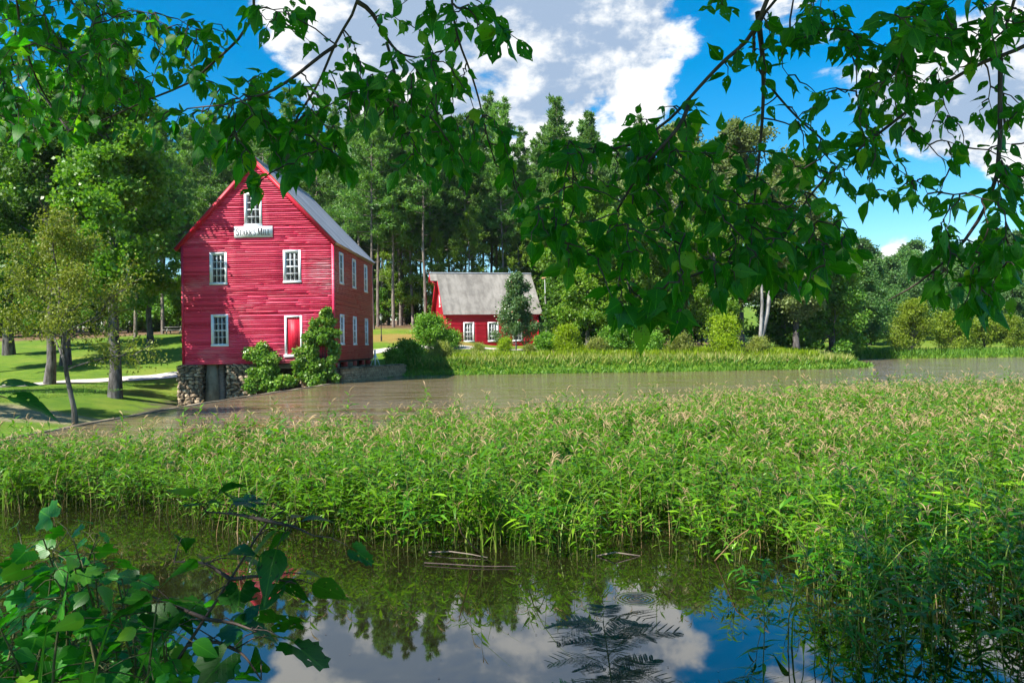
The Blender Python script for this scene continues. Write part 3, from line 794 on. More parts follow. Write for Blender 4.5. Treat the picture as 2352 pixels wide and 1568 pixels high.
tb.box(4.3, 6.6, 0.2, 0.5, Z0 - .33, Z0 - .04).box(0.2, MW - .1, 1.3, 1.6, Z0 - .36, Z0 - .05).box(.2, MW - .1, 5, 5.3, Z0 - .36, Z0 - .05)
tb.build('sill_beam', M['oldwood'], mill)
tp = MB(); tp.bar((5.0, .15, Z0 - .30), (6.1, -.1, -1.2), .26, .14); tp.build('timber_brace', M['oldwood'], mill)
stone_pier(6.9, 8.9, 0.12, 1.0, -2.3, 0.75, 6)
bkp = MB().box(4.4, MW - .2, 4.2, 4.5, -2.3, Z0 - .1); bkp.build('foundation_wall', M['mortar'], mill)
for yy in (1.0, 3.7, 6.4, 9.0, 11.2):
    bp = MB(); bp.box(MW - .5, MW - .08, yy - .22, yy + .22, 0.3, 0.88); bp.build('brick_pier', M['concrete'], mill)
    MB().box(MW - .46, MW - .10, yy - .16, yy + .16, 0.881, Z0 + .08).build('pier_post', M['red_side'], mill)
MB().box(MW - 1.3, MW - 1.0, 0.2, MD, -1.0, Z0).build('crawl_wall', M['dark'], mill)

# ---- the painted sign
sign = empty('mill_sign', tuple(mill.matrix_basis @ Vector((3.15, -0.055, 8.60))) if False else (mill.location.x + 3.15, mill.location.y - 0.055 - 0.055, 8.60), R(-1.0))
tag(sign, "white sign board with black serif letters under the attic window", 'sign')
SW_, SH_ = 2.26, 0.66
MB().box(0, SW_, -.03, 0.0, 0, SH_).build('sign_board', M['white'], sign)
def glyph(ch, h):
    """Strokes of one serif capital: (list of thick polylines) in a box of height h; returns (quads, width)."""
    T, t_ = 0.19 * h, 0.085 * h
    S = []
    def bar_(x0, y0, x1, y1, wd): S.append(([(x0, y0), (x1, y1)], wd))
    def serif(x, y, w_=0.26): S.append(([(x - w_ * h / 2, y), (x + w_ * h / 2, y)], t_))
    if ch == 'I': bar_(.15 * h, 0, .15 * h, h, T); serif(.15 * h, t_ / 2, .32); serif(.15 * h, h - t_ / 2, .32); W = .30 * h
    elif ch == 'L': bar_(.15 * h, 0, .15 * h, h, T); serif(.15 * h, h - t_ / 2, .30); S.append(([(0, t_ / 2), (.52 * h, t_ / 2)], t_)); bar_(.51 * h, 0, .53 * h, .24 * h, t_); W = .56 * h
    elif ch == 'T': bar_(.30 * h, 0, .30 * h, h, T); serif(.30 * h, t_ / 2, .32); S.append(([(0, h - t_ / 2), (.60 * h, h - t_ / 2)], t_)); bar_(.02 * h, h, .03 * h, .78 * h, t_); bar_(.58 * h, h, .57 * h, .78 * h, t_); W = .60 * h
    elif ch == 'A': bar_(.08 * h, 0, .33 * h, h, t_); bar_(.33 * h, h, .58 * h, 0, T); bar_(.17 * h, .36 * h, .47 * h, .36 * h, t_); serif(.08 * h, t_ / 2, .24); serif(.58 * h, t_ / 2, .28); W = .68 * h
    elif ch == 'R':
        bar_(.14 * h, 0, .14 * h, h, T); serif(.14 * h, t_ / 2, .30); serif(.12 * h, h - t_ / 2, .24)
        arc = [(.14 * h, .97 * h)] + [(.30 * h + .19 * h * math.sin(a), .735 * h + .235 * h * math.cos(a)) for a in np.linspace(0.1, math.pi - .1, 9)] + [(.14 * h, .50 * h)]
        S.append((arc, t_ * 1.5)); bar_(.30 * h, .50 * h, .56 * h, .03 * h, T * .9); serif(.56 * h, t_ / 2, .18); W = .62 * h
    elif ch == 'M': bar_(.10 * h, 0, .12 * h, h, t_); bar_(.12 * h, h, .40 * h, .05 * h, T); bar_(.40 * h, .05 * h, .66 * h, h, t_); bar_(.68 * h, h, .70 * h, 0, T); serif(.10 * h, t_ / 2, .24); serif(.70 * h, t_ / 2, .30); serif(.08 * h, h - t_ / 2, .18); serif(.72 * h, h - t_ / 2, .18); W = .82 * h
    elif ch == 'S':
        c = [(.42 * h, .80 * h)] + [(.24 * h + .17 * h * math.cos(a), .755 * h + .215 * h * math.sin(a)) for a in np.linspace(.6, math.pi + .9, 10)] + [(.24 * h, .52 * h)] + [(.24 * h + .19 * h * math.cos(a), .265 * h + .235 * h * math.sin(a)) for a in np.linspace(1.2, -2.6, 12)]
        S.append((c, T * .72)); bar_(.42 * h, .96 * h, .42 * h, .76 * h, t_); bar_(.06 * h, .04 * h, .06 * h, .25 * h, t_); W = .48 * h
    else: bar_(.08 * h, h, .06 * h, .72 * h, T * .8); W = .16 * h
    return S, W
xcur = 0.0; letters = []
for ch, hh in [('S', .40), ('T', .32), ('A', .32), ('R', .32), ('R', .32), ("'", .34), ('S', .32), (' ', .2), ('M', .42), ('I', .32), ('L', .32), ('L', .32)]:
    if ch == ' ': xcur += .10; continue
    S, W = glyph(ch, hh); letters.append((ch, S, xcur)); xcur += W + .030
scale_x = (SW_ - .24) / xcur
for ch, S, x0 in letters:
    mb = MB()
    for line, wd in S:
        P2 = np.array(line); tg2 = np.gradient(P2, axis=0); tg2 /= np.linalg.norm(tg2, axis=1)[:, None] + 1e-9
        nn = np.stack([-tg2[:, 1], tg2[:, 0]], 1) * wd / 2
        A_, B_ = P2 + nn, P2 - nn
        k = mb.n
        for i in range(len(P2) - 1):
            q = [A_[i], B_[i], B_[i + 1], A_[i + 1]]
            yy = -.034 - .0007 * len(mb.V) / 8
            mb.quad(*[((x0 + c[0]) * scale_x + .12, yy, .13 + c[1]) for c in q])
    lt = mb.build('letter', M['letter'], sign)

# ---- retaining wall beside the mill
wb = empty('retaining_wall', (-10.02, 47.35, 0))
tag(wb, 'low brown block wall at the water beside the mill', 'wall')
A_, B_ = Vector((-10.02, 47.35, 0)), Vector((-7.75, 57.9, 0))
ang = math.atan2((B_ - A_).y, (B_ - A_).x); Lw = (B_ - A_).length
wb.rotation_euler.z = ang
MB().box(0.02, Lw - .05, 0.03, .40, -0.6, .70).build('wall_core', M['mortar'], wb)
bl = MB().box(0, .39, 0, .2, 0, .145).mesh('block', M['block'])
r = random.Random(3)
for c in range(8):
    x = -.2 * (c % 2)
    while x < Lw - .1:
        L_ = .40 if x >= 0 else .2
        link('block', bl, wb, None, Matrix.Translation((max(x, 0), r.uniform(-.012, .008), -.42 + c * .15)) @ Matrix.Diagonal((L_ / .40, 1, 1, 1)))
        x = max(x, 0) + L_
cpm = MB().box(0, 1.28, -.05, .44, 0, .09).mesh('coping_slab', M['concrete'])
for k in range(int(Lw / 1.3)): link('coping_slab', cpm, wb, None, Matrix.Translation((k * 1.3, r.uniform(-.01, .01), .782)))

# white braced post at the corner of the mill
ws = empty('white_post', (-9.95, 57.9, 0.78)); tag(ws, 'small white braced post behind the mill corner', 'post')
MB().box(-.06, .06, -.06, .06, -.1, 1.05).build('post', M['white'], ws)
MB().box(-.09, .09, -.09, .09, 1.051, 1.12).build('post_cap', M['white'], ws)
for dx in (-.32, .34): MB().bar((dx, 0.0, 0.0), (dx * .1, 0, .8), .05, .05).build('brace', M['white'], ws)

# ---- the smaller building
SA = R(14)
shed = empty('red_shed', (-6.35, 78.0, 0.0), SA)
tag(shed, 'low red clapboard house with pale corrugated roof across the pond', 'house')
SL, SD = 9.3, 8.0
z0, ze, za = 1.55, 5.35, 9.45
FH = [(1.65, 2.72, 2.5, 4.42), (4.1, 5.17, 2.5, 4.42), (6.6, 7.67, 2.5, 4.42)]
f = MB(); holes_wall(f, 0, SL, z0, ze, FH, BK); fw = f.build('front_wall', M['red_shed'], shed)
sbm = [board_mesh('shed_clapboard_%s' % k, M['red_shed'], .13, .022) for k in 'ab']
items = []; clapboards(None, sbm, lambda z: .02, lambda z: SL - .02, z0, ze, .13, FH, rng, 5.0, items, 0.35)
tag(join_meshes('clapboards', items, M['red_shed'], fw), kind='stuff')
gM = Matrix.Rotation(R(-90), 4, 'Z') @ Matrix.Translation((-SD, 0, 0))
GH = [(3.65, 4.35, 6.15, 7.75), (3.2, 4.0, 3.3, 4.35)]
f = MB(); holes_wall(f, 0, SD, z0, ze, [GH[1]], BK)
for a, b in ((0, 3.65), (4.35, SD)):
    ta = ze + (za - ze) * min(a, SD - a) / (SD / 2); tb_ = ze + (za - ze) * min(b, SD - b) / (SD / 2)
    f.quad((a, BK, ze), (b, BK, ze), (b, BK, tb_ + 1e-3), (a, BK, ta + 1e-3))
f.quad((3.65, BK, ze), (4.35, BK, ze), (4.35, BK, 6.15), (3.65, BK, 6.15)); f.quad((3.65, BK, 7.75), (4.35, BK, 7.75), (4.0, BK, za), (3.99, BK, za))
gw = f.build('gable_wall', M['red_shed'], shed); gw.matrix_basis = gM
items = []; clapboards(None, sbm, lambda z: 0.0 if z < ze else (z - ze) / (za - ze) * SD / 2, lambda z: SD if z < ze else SD - (z - ze) / (za - ze) * SD / 2, z0, za - .15, .13, GH, rng, 5.0, items, 0.35)
tag(join_meshes('clapboards', items, M['red_shed'], gw), kind='stuff')
f = MB(); f.quad((SL, 0, z0), (SL, SD, z0), (SL, SD, ze), (SL, 0, ze)); f.quad((SL, 0, ze), (SL, SD, ze), (SL, SD / 2 + .01, za), (SL, SD / 2 - .01, za)); f.quad((0, SD, z0), (SL, SD, z0), (SL, SD, ze), (0, SD, ze))
f.build('rear_walls', M['red_shed'], shed)
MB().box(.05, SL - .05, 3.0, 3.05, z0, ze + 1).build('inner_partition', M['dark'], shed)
for h in FH: window(shed, *h)
for h in GH: window(shed, *h, Mx=gM, cols=2, rows=4, casing=.09)
for bx_ in ((-.04, .09, -.045, .08, z0, ze - .02), (SL - .09, SL + .04, -.045, .08, z0, ze - .02)): MB().box(*bx_).build('corner_board', M['red_shed'], shed)
rf = empty('roof', parent=shed)
npan = 11; pw_ = (SL + .75) / npan
for side in (-1, 1):
    top = Vector((0, SD / 2, za + .12)); e = Vector((0, 0 if side < 0 else SD, ze)); d = (e - Vector((0, SD / 2, za))); L = d.length + .42; d.normalize()
    n = Vector((1, 0, 0)).cross(d); n = n if n.z > 0 else -n
    pm = ridged_panel('corrugated_sheet_%s' % ('front' if side < 0 else 'rear'), M['roof2'], pw_, L, 9, .014)
    for k in range(npan):
        x = -.35 + k * pw_
        link('roof_panel', pm, rf, None, Matrix(((1, d.x, n.x, x), (0, d.y, n.y, top.y), (0, d.z, n.z, top.z + .004 * (k % 2)), (0, 0, 0, 1))))
    hd = ridged_panel('hood_sheet_%s' % ('front' if side < 0 else 'rear'), M['roof2'], .72, 1.15, 7, .014)
    link('hood_panel', hd, rf, None, Matrix(((1, d.x, n.x, -1.07), (0, d.y, n.y, top.y), (0, d.z, n.z, top.z + .002), (0, 0, 0, 1))))
    rb = MB(); a = top - n * .13 + d * 1.1; b = top - n * .13 + d * (L - .03); rb.bar((-.37, a.y, a.z), (-.37, b.y, b.z), .04, .24); rb.build('rake_board', M['red_shed'], rf)
    rb = MB(); a = top - n * .12; b = a + d * 1.15; rb.bar((-1.06, a.y, a.z), (-1.06, b.y, b.z), .04, .20); rb.build('hood_board', M['red_shed'], rf)
    so = MB(); a = top - n * .07; b = a + d * 1.12; so.quad((-1.05, a.y, a.z), (-.33, a.y, a.z), (-.33, b.y, b.z), (-1.05, b.y, b.z)); so.build('hood_soffit', M['red_shed'], rf)
    so = MB(); a = top - n * .06 + d * 1.1; b = top - n * .06 + d * (L - .02); so.quad((-.34, a.y, a.z), (0.02, a.y, a.z), (0.02, b.y, b.z), (-.34, b.y, b.z)); so.build('soffit', M['red_shed'], rf)
    fa = MB(); e2 = top + d * (L - .03) - n * .09; fa.box(-.34, SL + .38, e2.y - .02, e2.y + .02, e2.z - .07, e2.z + .06); fa.build('fascia_board', M['red_shed'], rf)
    br_ = MB(); br_.bar((-.02, SD / 2 + side * .5, za - 1.3), (-.95, SD / 2 + side * .75, za - .75), .09, .09); br_.build('hood_bracket', M['red_shed'], rf)
MB().tube([(-1.1, SD / 2, za + .15), (SL + .42, SD / 2, za + .15)], .09, 8).build('ridge_cap', M['roof'], rf, True)
aw = MB(); aw.add([(-1.25, 4.2, 3.95), (0, 4.2, 4.55), (0, 6.2, 4.55), (-1.25, 6.2, 3.95), (-1.25, 4.2, 3.87), (0, 4.2, 4.47), (0, 6.2, 4.47), (-1.25, 6.2, 3.87)], [[0, 3, 2, 1], [4, 5, 6, 7], [0, 1, 5, 4], [3, 7, 6, 2], [0, 4, 7, 3]])
awn = aw.build('door_awning', M['roof2'], shed)
for yy in (4.3, 6.1): MB().bar((0, yy, 3.2), (-1.0, yy, 3.95), .08, .08).build('awning_bracket', M['red_shed'], awn)

# ---- lamp post, flag pole, picnic table
lx, ly = -12.1, 74.0
lp = empty('lamp_post', (lx, ly, gz(lx, ly) - .03)); tag(lp, 'black lamp post with lantern on the grass by the mill corner', 'lamp post')
MB().tube([(0, 0, 0), (0, 0, .5), (0, 0, .55), (0, 0, 1.95)], [.075, .07, .045, .04], 8).build('lamp_pole', M['black'], lp, True)
MB().tube([(0, 0, 1.95), (0, 0, 2.02), (0, 0, 2.36)], [.05, .10, .17], 6).build('lamp_glass', M['lampglass'], lp)
MB().tube([(0, 0, 2.36), (0, 0, 2.38), (0, 0, 2.52), (0, 0, 2.62)], [.21, .20, .05, .015], 8).build('lamp_cap', M['black'], lp)
fx = at(1256, 770, 80.0).x
fp = empty('flag_pole', (fx, 80.0, gz(fx, 80.0) - .05)); tag(fp, 'tall weathered pole standing at the right of the red house', 'pole')
MB().tube([(0, 0, 0), (-.04, 0, 3.0), (-.09, 0, 5.2)], [.10, .095, .085], 8).build('pole_base', M['palebark'], fp, True)
MB().tube([(-.09, 0, 5.2), (-.12, 0, 6.9)], [.045, .03], 6).build('pole_top', M['white'], fp)
MB().box(-.42, .02, -.04, .04, 6.8, 6.98).build('wind_vane', M['wood'], fp)
px_ = at(402, 738, 84).x
pt = empty('picnic_table', (px_, 84.0, gz(px_, 84.0) - .02)); tag(pt, 'small picnic table at the edge of the pine wood', 'table')
MB().box(-1.0, 1.0, -.38, .38, .72, .78).build('table_top', M['palebark'], pt)
for yy in (-.75, .75): MB().box(-1.0, 1.0, yy - .14, yy + .14, .42, .47).build('bench', M['palebark'], pt)
for xx in (-.7, .7):
    for s_ in (-1, 1): MB().bar((xx, s_ * .62, 0), (xx, s_ * .18, .72), .09, .09).build('leg', M['palebark'], pt)

# ------------------------------------------------------------------ vegetation helpers
def unit(a): return a / (np.linalg.norm(a, axis=-1, keepdims=True) + 1e-9)
def leaf_quads(P, D, N, size, aspect, fold=0.12):
    """Folded four-cornered leaves: base P, direction D, normal N."""
    D = unit(D); Rv = unit(np.cross(D, N)); N = unit(np.cross(Rv, D))
    s = np.asarray(size)[:, None]; wd = s * aspect
    a = P; c = P + D * s; b = P + D * s * .45 + Rv * wd + N * s * fold; d = P + D * s * .45 - Rv * wd + N * s * fold
    V = np.stack([a, b, c, d], 1).reshape(-1, 3)
    F = np.arange(len(P) * 4).reshape(-1, 4)
    return V, F
def crown_mesh(name, C, rc, n, size, aspect, rg, mat, down=0.3, sq=0.8):
    """n leaves spread in clumps round the points C."""
    idx = rg.integers(0, len(C), n)
    off = unit(rg.normal(size=(n, 3))) * (rg.random(n) ** 0.5)[:, None] * (rc * rg.uniform(.7, 1.25, n))[:, None]
    off[:, 2] *= sq
    P = C[idx] + off
    D = rg.normal(size=(n, 3)); D[:, 2] -= down; D += unit(off) * .6
    N = rg.normal(size=(n, 3)) * .8; N[:, 2] += .8
    V, F = leaf_quads(P, D, N, size * rg.uniform(.65, 1.3, n), aspect)
    cr = rg.random(len(C))[idx]
    return quad_mesh(name, V, F, [mat], False, rnd=np.clip(rg.random(n) * .7 + cr * .3, 0, 1))

def broad_tree(seed, H, cb, Rm, prof, limbs=14, subs=5, leaves=16000, lsize=.26, rc=.75, tr=.3, lean=(0, 0), mat='f_gum', bark='bark', up=.35, aspect=.36, twist=.03, down=.3, stems=1, wander=.25):
    """Returns (trunk mesh, crown mesh). H height, cb crown base fraction, Rm crown radius, prof(t) radius profile over the crown."""
    rg = np.random.default_rng(seed); mb = MB(); C = []
    for s_ in range(stems):
        n = 12; t = np.linspace(0, 1, n)
        sx, sy = (lean[0] + rg.normal() * .10 * H * (stems > 1) , lean[1] + rg.normal() * .10 * H * (stems > 1))
        wx = np.cumsum(rg.normal(0, twist * H / n * 1.6, n)); wy = np.cumsum(rg.normal(0, twist * H / n * 1.6, n)); wx -= wx[0]; wy -= wy[0]
        T = np.stack([sx * t ** 1.2 + wx, sy * t ** 1.2 + wy, H * .97 * t], 1)
        rad = tr * (1 - .93 * t) ** .8 * np.where(t < .05, 1.35, 1.0) / (1 if stems == 1 else 1.6)
        T[0, 2] -= .25
        mb.tube(T, rad, 9 if tr > .15 else 6)
        for k in range(limbs):
            f = cb + (0.97 - cb) * ((k + rg.random()) / limbs)
            base = np.array([np.interp(f, t, T[:, i]) for i in range(3)])
            az = k * 2.39996 + rg.normal() * .35 + s_
            tt = (f - cb) / (1 - cb)
            L = Rm * prof(tt) * rg.uniform(.72, 1.12)
            el = up + .5 * tt + rg.normal() * .12
            d = np.array([math.cos(az) * math.cos(el), math.sin(az) * math.cos(el), math.sin(el)])
            m = 6; q = np.linspace(0, 1, m)[:, None]
            pts = base + d * L * q + np.cumsum(rg.normal(0, .05 * L * wander / .25, (m, 3)), 0) * q
            pts[:, 2] -= .10 * L * q[:, 0] ** 2
            r0 = max(.012, np.interp(f, t, rad) * .5)
            mb.tube(pts, np.linspace(r0, .012, m), 5)
            C += [pts[m - 1], pts[m - 2], pts[m - 3]]
            for j in range(subs):
                g_ = rg.uniform(.3, .95); p0 = np.array([np.interp(g_, np.linspace(0, 1, m), pts[:, i]) for i in range(3)])
                d2 = unit(d + rg.normal(size=3) * .75 + np.array([0, 0, .1])); L2 = L * rg.uniform(.22, .48)
                e = p0 + d2 * L2; mid = (p0 + e) / 2 + rg.normal(size=3) * .05 * L2
                mb.tube([p0, mid, e], [r0 * .4, r0 * .25, .008], 4)
                C += [mid, e]
        C += [T[-1], T[-2]]
    C = np.array(C)
    tm = mb.mesh('trunk', M[bark], True)
    cm = crown_mesh('crown', C, rc, leaves, lsize, aspect, rg, M[mat], down)
    return tm, cm

def pine_tree(seed, H, cb=.45, Rm=2.8, mat='f_pine', branches=74, tr=.19):
    rg = np.random.default_rng(seed); mb = MB()
    n = 10; t = np.linspace(0, 1, n)
    wx = np.cumsum(rg.normal(0, .06, n)); wy = np.cumsum(rg.normal(0, .06, n))
    T = np.stack([wx, wy, H * t], 1); T[0, 2] -= .3
    rad = tr * (1 - .86 * t)
    mb.tube(T, rad, 8)
    P, D, Nn, S = [], [], [], []
    for k in range(8):                                     # dead stubs below the crown
        f = rg.uniform(cb * .5, cb); base = np.array([np.interp(f, t, T[:, i]) for i in range(3)]); az = rg.random() * 6.28
        mb.tube([base, base + np.array([math.cos(az), math.sin(az), .1]) * rg.uniform(.5, 1.4)], [.03, .01], 4)
    for k in range(branches):
        tt = (k + rg.random()) / branches; f = cb + (1 - cb) * tt
        base = np.array([np.interp(f, t, T[:, i]) for i in range(3)])
        az = k * 2.39996 + rg.normal() * .5
        L = Rm * (0.55 + .75 * math.sin(math.pi * min(1, tt * .8 + .25))) * (1 - tt * .55) * rg.uniform(.5, 1.2)
        el = .05 + .55 * tt + rg.normal() * .18
        d = np.array([math.cos(az) * math.cos(el), math.sin(az) * math.cos(el), math.sin(el)])
        e = base + d * L; e[2] += .12 * L
        mid = base + d * L * .55
        mb.tube([base, mid, e], [.055 * (1 - tt * .6), .03, .012], 4)
        nt = int(6 + L * 4.2)
        for j in range(nt):
            g_ = rg.uniform(.35, 1.05); c = base + (e - base) * g_ + rg.normal(size=3) * np.array([.26, .26, .16]) * L * .42
            m = 15
            dd = unit(rg.normal(size=(m, 3)) * .75 + d * .45 + np.array([0, 0, .35]))
            P.append(np.repeat(c[None], m, 0) + rg.normal(size=(m, 3)) * .08); D.append(dd); Nn.append(rg.normal(size=(m, 3))); S.append(rg.uniform(.28, .54, m))
    P = np.concatenate(P); D = np.concatenate(D); Nn = np.concatenate(Nn); S = np.concatenate(S)
    V, F = leaf_quads(P, D, Nn, S, .13, .02)
    tuft = np.repeat(rg.random(len(P) // 15), 15)
    cm = quad_mesh('crown', V, F, [M[mat]], False, rnd=np.clip(.6 * tuft + .4 * rg.random(len(P)), 0, 1))
    return mb.mesh('trunk', M['pinebark'], True), cm

def plant(name, meshes, loc, rz=0, sc=1.0, label=None, cat='tree', group=None, tilt=(0, 0)):
    root = empty(name, loc, rz)
    root.scale = (sc, sc, sc) if not isinstance(sc, tuple) else sc
    root.rotation_euler = (tilt[0], tilt[1], rz)
    link('trunk' if cat != 'bush' else 'stem', meshes[0], root); link('crown' if cat != 'bush' else 'foliage', meshes[1], root)
    return tag(root, label, cat, group)
def gloc(u, D, dz=-.05):
    x = at(u, 792, D).x
    return (x, D, gz(x, D) + dz)

oval = lambda t: math.sin(math.pi * min(1, .18 + .82 * t)) ** .7 if t < .95 else .3
cone = lambda t: (1 - t) ** .8 * .95 + .08
dome = lambda t: math.sqrt(max(.02, 1 - t * t))

# ---- pine wood behind the buildings
PINES = [pine_tree(20 + k, (25, 27, 23, 26, 24)[k], (.40, .46, .36, .34, .48)[k], (2.9, 2.6, 3.0, 3.2, 2.7)[k]) for k in range(5)]
YPINES = [pine_tree(40 + k, (13, 11)[k], (.22, .16)[k], (2.6, 2.3)[k], 'f_pine2', 50, .15) for k in range(2)]
rg = np.random.default_rng(5)
k = 0
for row, (D0, u0, u1, step) in enumerate([(90, 640, 1320, 52), (97, 250, 1420, 58), (105, -60, 1560, 62), (114, -80, 1640, 66), (125, -80, 1800, 74)]):
    u = u0
    while u < u1:
        D = D0 + rg.uniform(-3.2, 3.2); uu = u + rg.uniform(-.4, .4) * step
        if not (row == 0 and 380 < uu < 800):
            sc = rg.uniform(.86, 1.10) * (1.0 + .04 * row)
            if row == 0: sc *= .94
            x, y, z = gloc(uu, D, 0)
            plant('pine_tree', PINES[k % 5], (x, y, z), rg.random() * 6.28, sc, 'tall straight pine in the wood behind the red buildings', 'tree', 'pines in the wood behind the mill')
            k += 1
        u += step
for (u, D, sc, kk, lab) in [(1075, 87, 1.0, 0, 'bright young pine just left above the red house roof'), (1010, 88, .95, 1, 'bright young pine between the mill and the red house'), (1190, 90, .92, 0, 'bright young pine behind the red house ridge'), (925, 90, 1.15, 1, 'young pine behind the lamp post')]:
    plant('young_pine_tree', YPINES[kk], gloc(u, D, 0), rg.random() * 6, sc, lab, 'tree')
# lone taller trunks nearer the lawn
for (u, D, kk, lab) in [(978, 84, 1, 'slim pine with pale bare trunk at the left of the red house'), (905, 86, 3, 'pine with bare trunk on the lawn edge behind the lamp post'), (858, 83, 0, 'pine trunk rising right behind the mill corner'), (310, 82, 2, 'pine at the lawn edge left of the mill'), (372, 85, 4, 'pine close beside the mill, partly behind its left wall')]:
    plant('pine_tree', PINES[kk], gloc(u, D, 0), rg.random() * 6, .96, lab, 'tree')
# understory of the wood
UND = [broad_tree(60 + k, (7, 5, 9)[k], .08, (2.6, 2.4, 2.8)[k], dome, 12, 4, 7000, .30, .8, .10, mat='f_under') for k in range(3)]
for i in range(52):
    D = rg.uniform(91, 122); u = rg.uniform(-60, 1560)
    plant('understory_tree', UND[i % 3], gloc(u, D), rg.random() * 6, rg.uniform(.7, 1.25), 'leafy understory tree among the pine trunks', 'tree', 'understory trees in the pine wood')

for i in range(34):
    D, u = (rg.uniform(80, 98), rg.uniform(1270, 1930)) if i < 18 else (rg.uniform(88, 97), rg.uniform(-80, 720))
    plant('understory_tree', UND[i % 3], gloc(u, D), rg.random() * 6, rg.uniform(.8, 1.2), 'leafy understory tree among the pine trunks' if i >= 18 else 'leafy understory tree in the grove on the far bank', 'tree', 'understory trees in the pine wood' if i >= 18 else 'understory trees of the bank grove')

# ---- left trees
gum = broad_tree(71, 21.0, .24, 3.6, lambda t: (1 - t) ** .6 * .9 + .28, 30, 6, 52000, .23, .75, .33, (.6, 0), 'f_gum', 'bark', .45, .45)
plant('sweetgum_tree', gum, gloc(262, 45.5), 2.6, 1.0, 'tall sweetgum with grey trunk on the grass left of the mill', 'tree')
oak = broad_tree(72, 17.5, .34, 4.4, oval, 20, 5, 26000, .24, .7, .31, (-.5, 0), 'f_under', 'bark', .5, .42)
plant('oak_tree', oak, gloc(112, 52), 2.2, 1.0, 'dark oak trunk at the gravel path, left of the sweetgum', 'tree')
gum2 = broad_tree(73, 19.0, .20, 4.2, oval, 20, 5, 26000, .26, .75, .35, (.4, 0), 'f_gum', 'bark', .4, .42)
plant('leafy_tree', gum2, gloc(-40, 60), .4, 1.05, 'broad leafy tree at the far left behind the path', 'tree')
plant('leafy_tree', gum, gloc(150, 64), 3.1, 1.12, 'tall leafy tree behind the sweetgum, upper left', 'tree')
plant('leafy_tree', gum2, gloc(20, 70), 4.0, 1.25, 'big leafy tree far left at the wood edge', 'tree')
plant('leafy_tree', gum2, gloc(345, 76), 2.4, .82, 'leafy tree between the sweetgum and the mill roof', 'tree')
plant('shade_tree', gum2, (-27.5, 33.0, gz(-27.5, 33.0)), 1.2, .8, 'leafy tree standing just beyond the left edge of the picture', 'tree')
plant('shade_tree', oak, (-33.5, 41.0, gz(-33.5, 41.0)), .5, .85, 'oak beyond the left edge of the picture near the path', 'tree')
willow = broad_tree(74, 5.9, .27, 2.3, dome, 17, 9, 15000, .085, .40, .085, (-.75, .1), 'f_wil', 'bark', .45, .30, .05, .5, wander=.5)
plant('leaning_willow', willow, (-13.25, 24.2, gz(-13.25, 24.2)), .1, 1.0, 'thin leaning willow with sparse yellowish leaves at the dam', 'tree')

# ---- right bank trees
B1 = broad_tree(81, 15, .10, 4.6, dome, 24, 6, 34000, .26, .8, .22, (0, 0), 'f_light', 'bark', .35, .40)
B2 = broad_tree(82, 22, .16, 5.2, oval, 28, 6, 40000, .27, .85, .36, (.6, 0), 'f_pale', 'bark', .45, .36)
B3 = broad_tree(83, 18, .14, 4.6, oval, 24, 6, 32000, .27, .85, .30, (-.4, 0), 'f_light', 'bark', .4, .38)
B4 = broad_tree(84, 15, .06, 5.0, dome, 24, 6, 30000, .30, .95, .25, (0, 0), 'f_far', 'bark', .35, .40)
for (m_, u, D, rz, sc, lab) in [
    (B1, 1350, 74, .3, .98, 'light green tree directly right of the tall pole'), (B1, 1450, 70, 2.0, .85, 'light green rounded tree near the middle of the far bank'),
    (B3, 1300, 90, 1.2, 1.0, 'green tree behind the right end of the red house'), (B2, 1560, 76, .8, 1.0, 'tall pale olive tree behind the low hanging leaves'), (B2, 1700, 80, 2.7, 1.06, 'tallest pale tree on the far bank, its top against the sky'),
    (B3, 1650, 70, .4, .82, 'leafy tree behind the round yellow bush'), (B2, 1830, 80, 4.2, .90, 'pale olive tree at the right end of the bank grove'), (B3, 1910, 86, 5.1, .86, 'green tree at the right edge of the grove, sky beyond'),
    (B4, 1800, 92, .9, .95, 'dark green tree behind the leaning pale trunk'), (B4, 1890, 97, 2.1, .85, 'dark green tree reaching down to the inlet'), (B4, 1975, 101, 3.5, .72, 'low dark tree at the head of the inlet')]:
    plant('bank_tree', m_, gloc(u, D), rz, sc, lab, 'tree')
lt = MB()
lt.tube([(0, 0, -.2), (.25, 0, 1.6), (.75, .1, 3.4), (1.05, .1, 5.4), (1.1, .1, 8.5)], [.26, .22, .19, .16, .10], 9)
lt.tube([(.05, 0, .3), (.15, -.15, 2.0), (.30, -.2, 4.2), (.25, -.2, 8.0)], [.16, .14, .12, .06], 8)
Ltop = np.array([(1.1, .1, 8.5), (.9, .6, 8.0), (.25, -.2, 8.0), (1.9, .3, 7.6), (-.7, .2, 7.3), (.6, -.9, 8.7), (.4, .4, 9.4), (1.6, -.5, 8.3)])
rgx = np.random.default_rng(9)
for c in Ltop[1:]: lt.tube([Ltop[0] * .5 + np.array([.4, 0, 3.2]), c], [.05, .015], 4)
ltm = lt.mesh('trunk', M['palebark'], True); ltc = crown_mesh('crown', Ltop, 1.0, 5000, .25, .36, rgx, M['f_pale'])
plant('leaning_pale_tree', (ltm, ltc), gloc(1742, 63.5), 0, 1.0, 'forked tree with pale leaning trunks at the water end of the bank', 'tree')

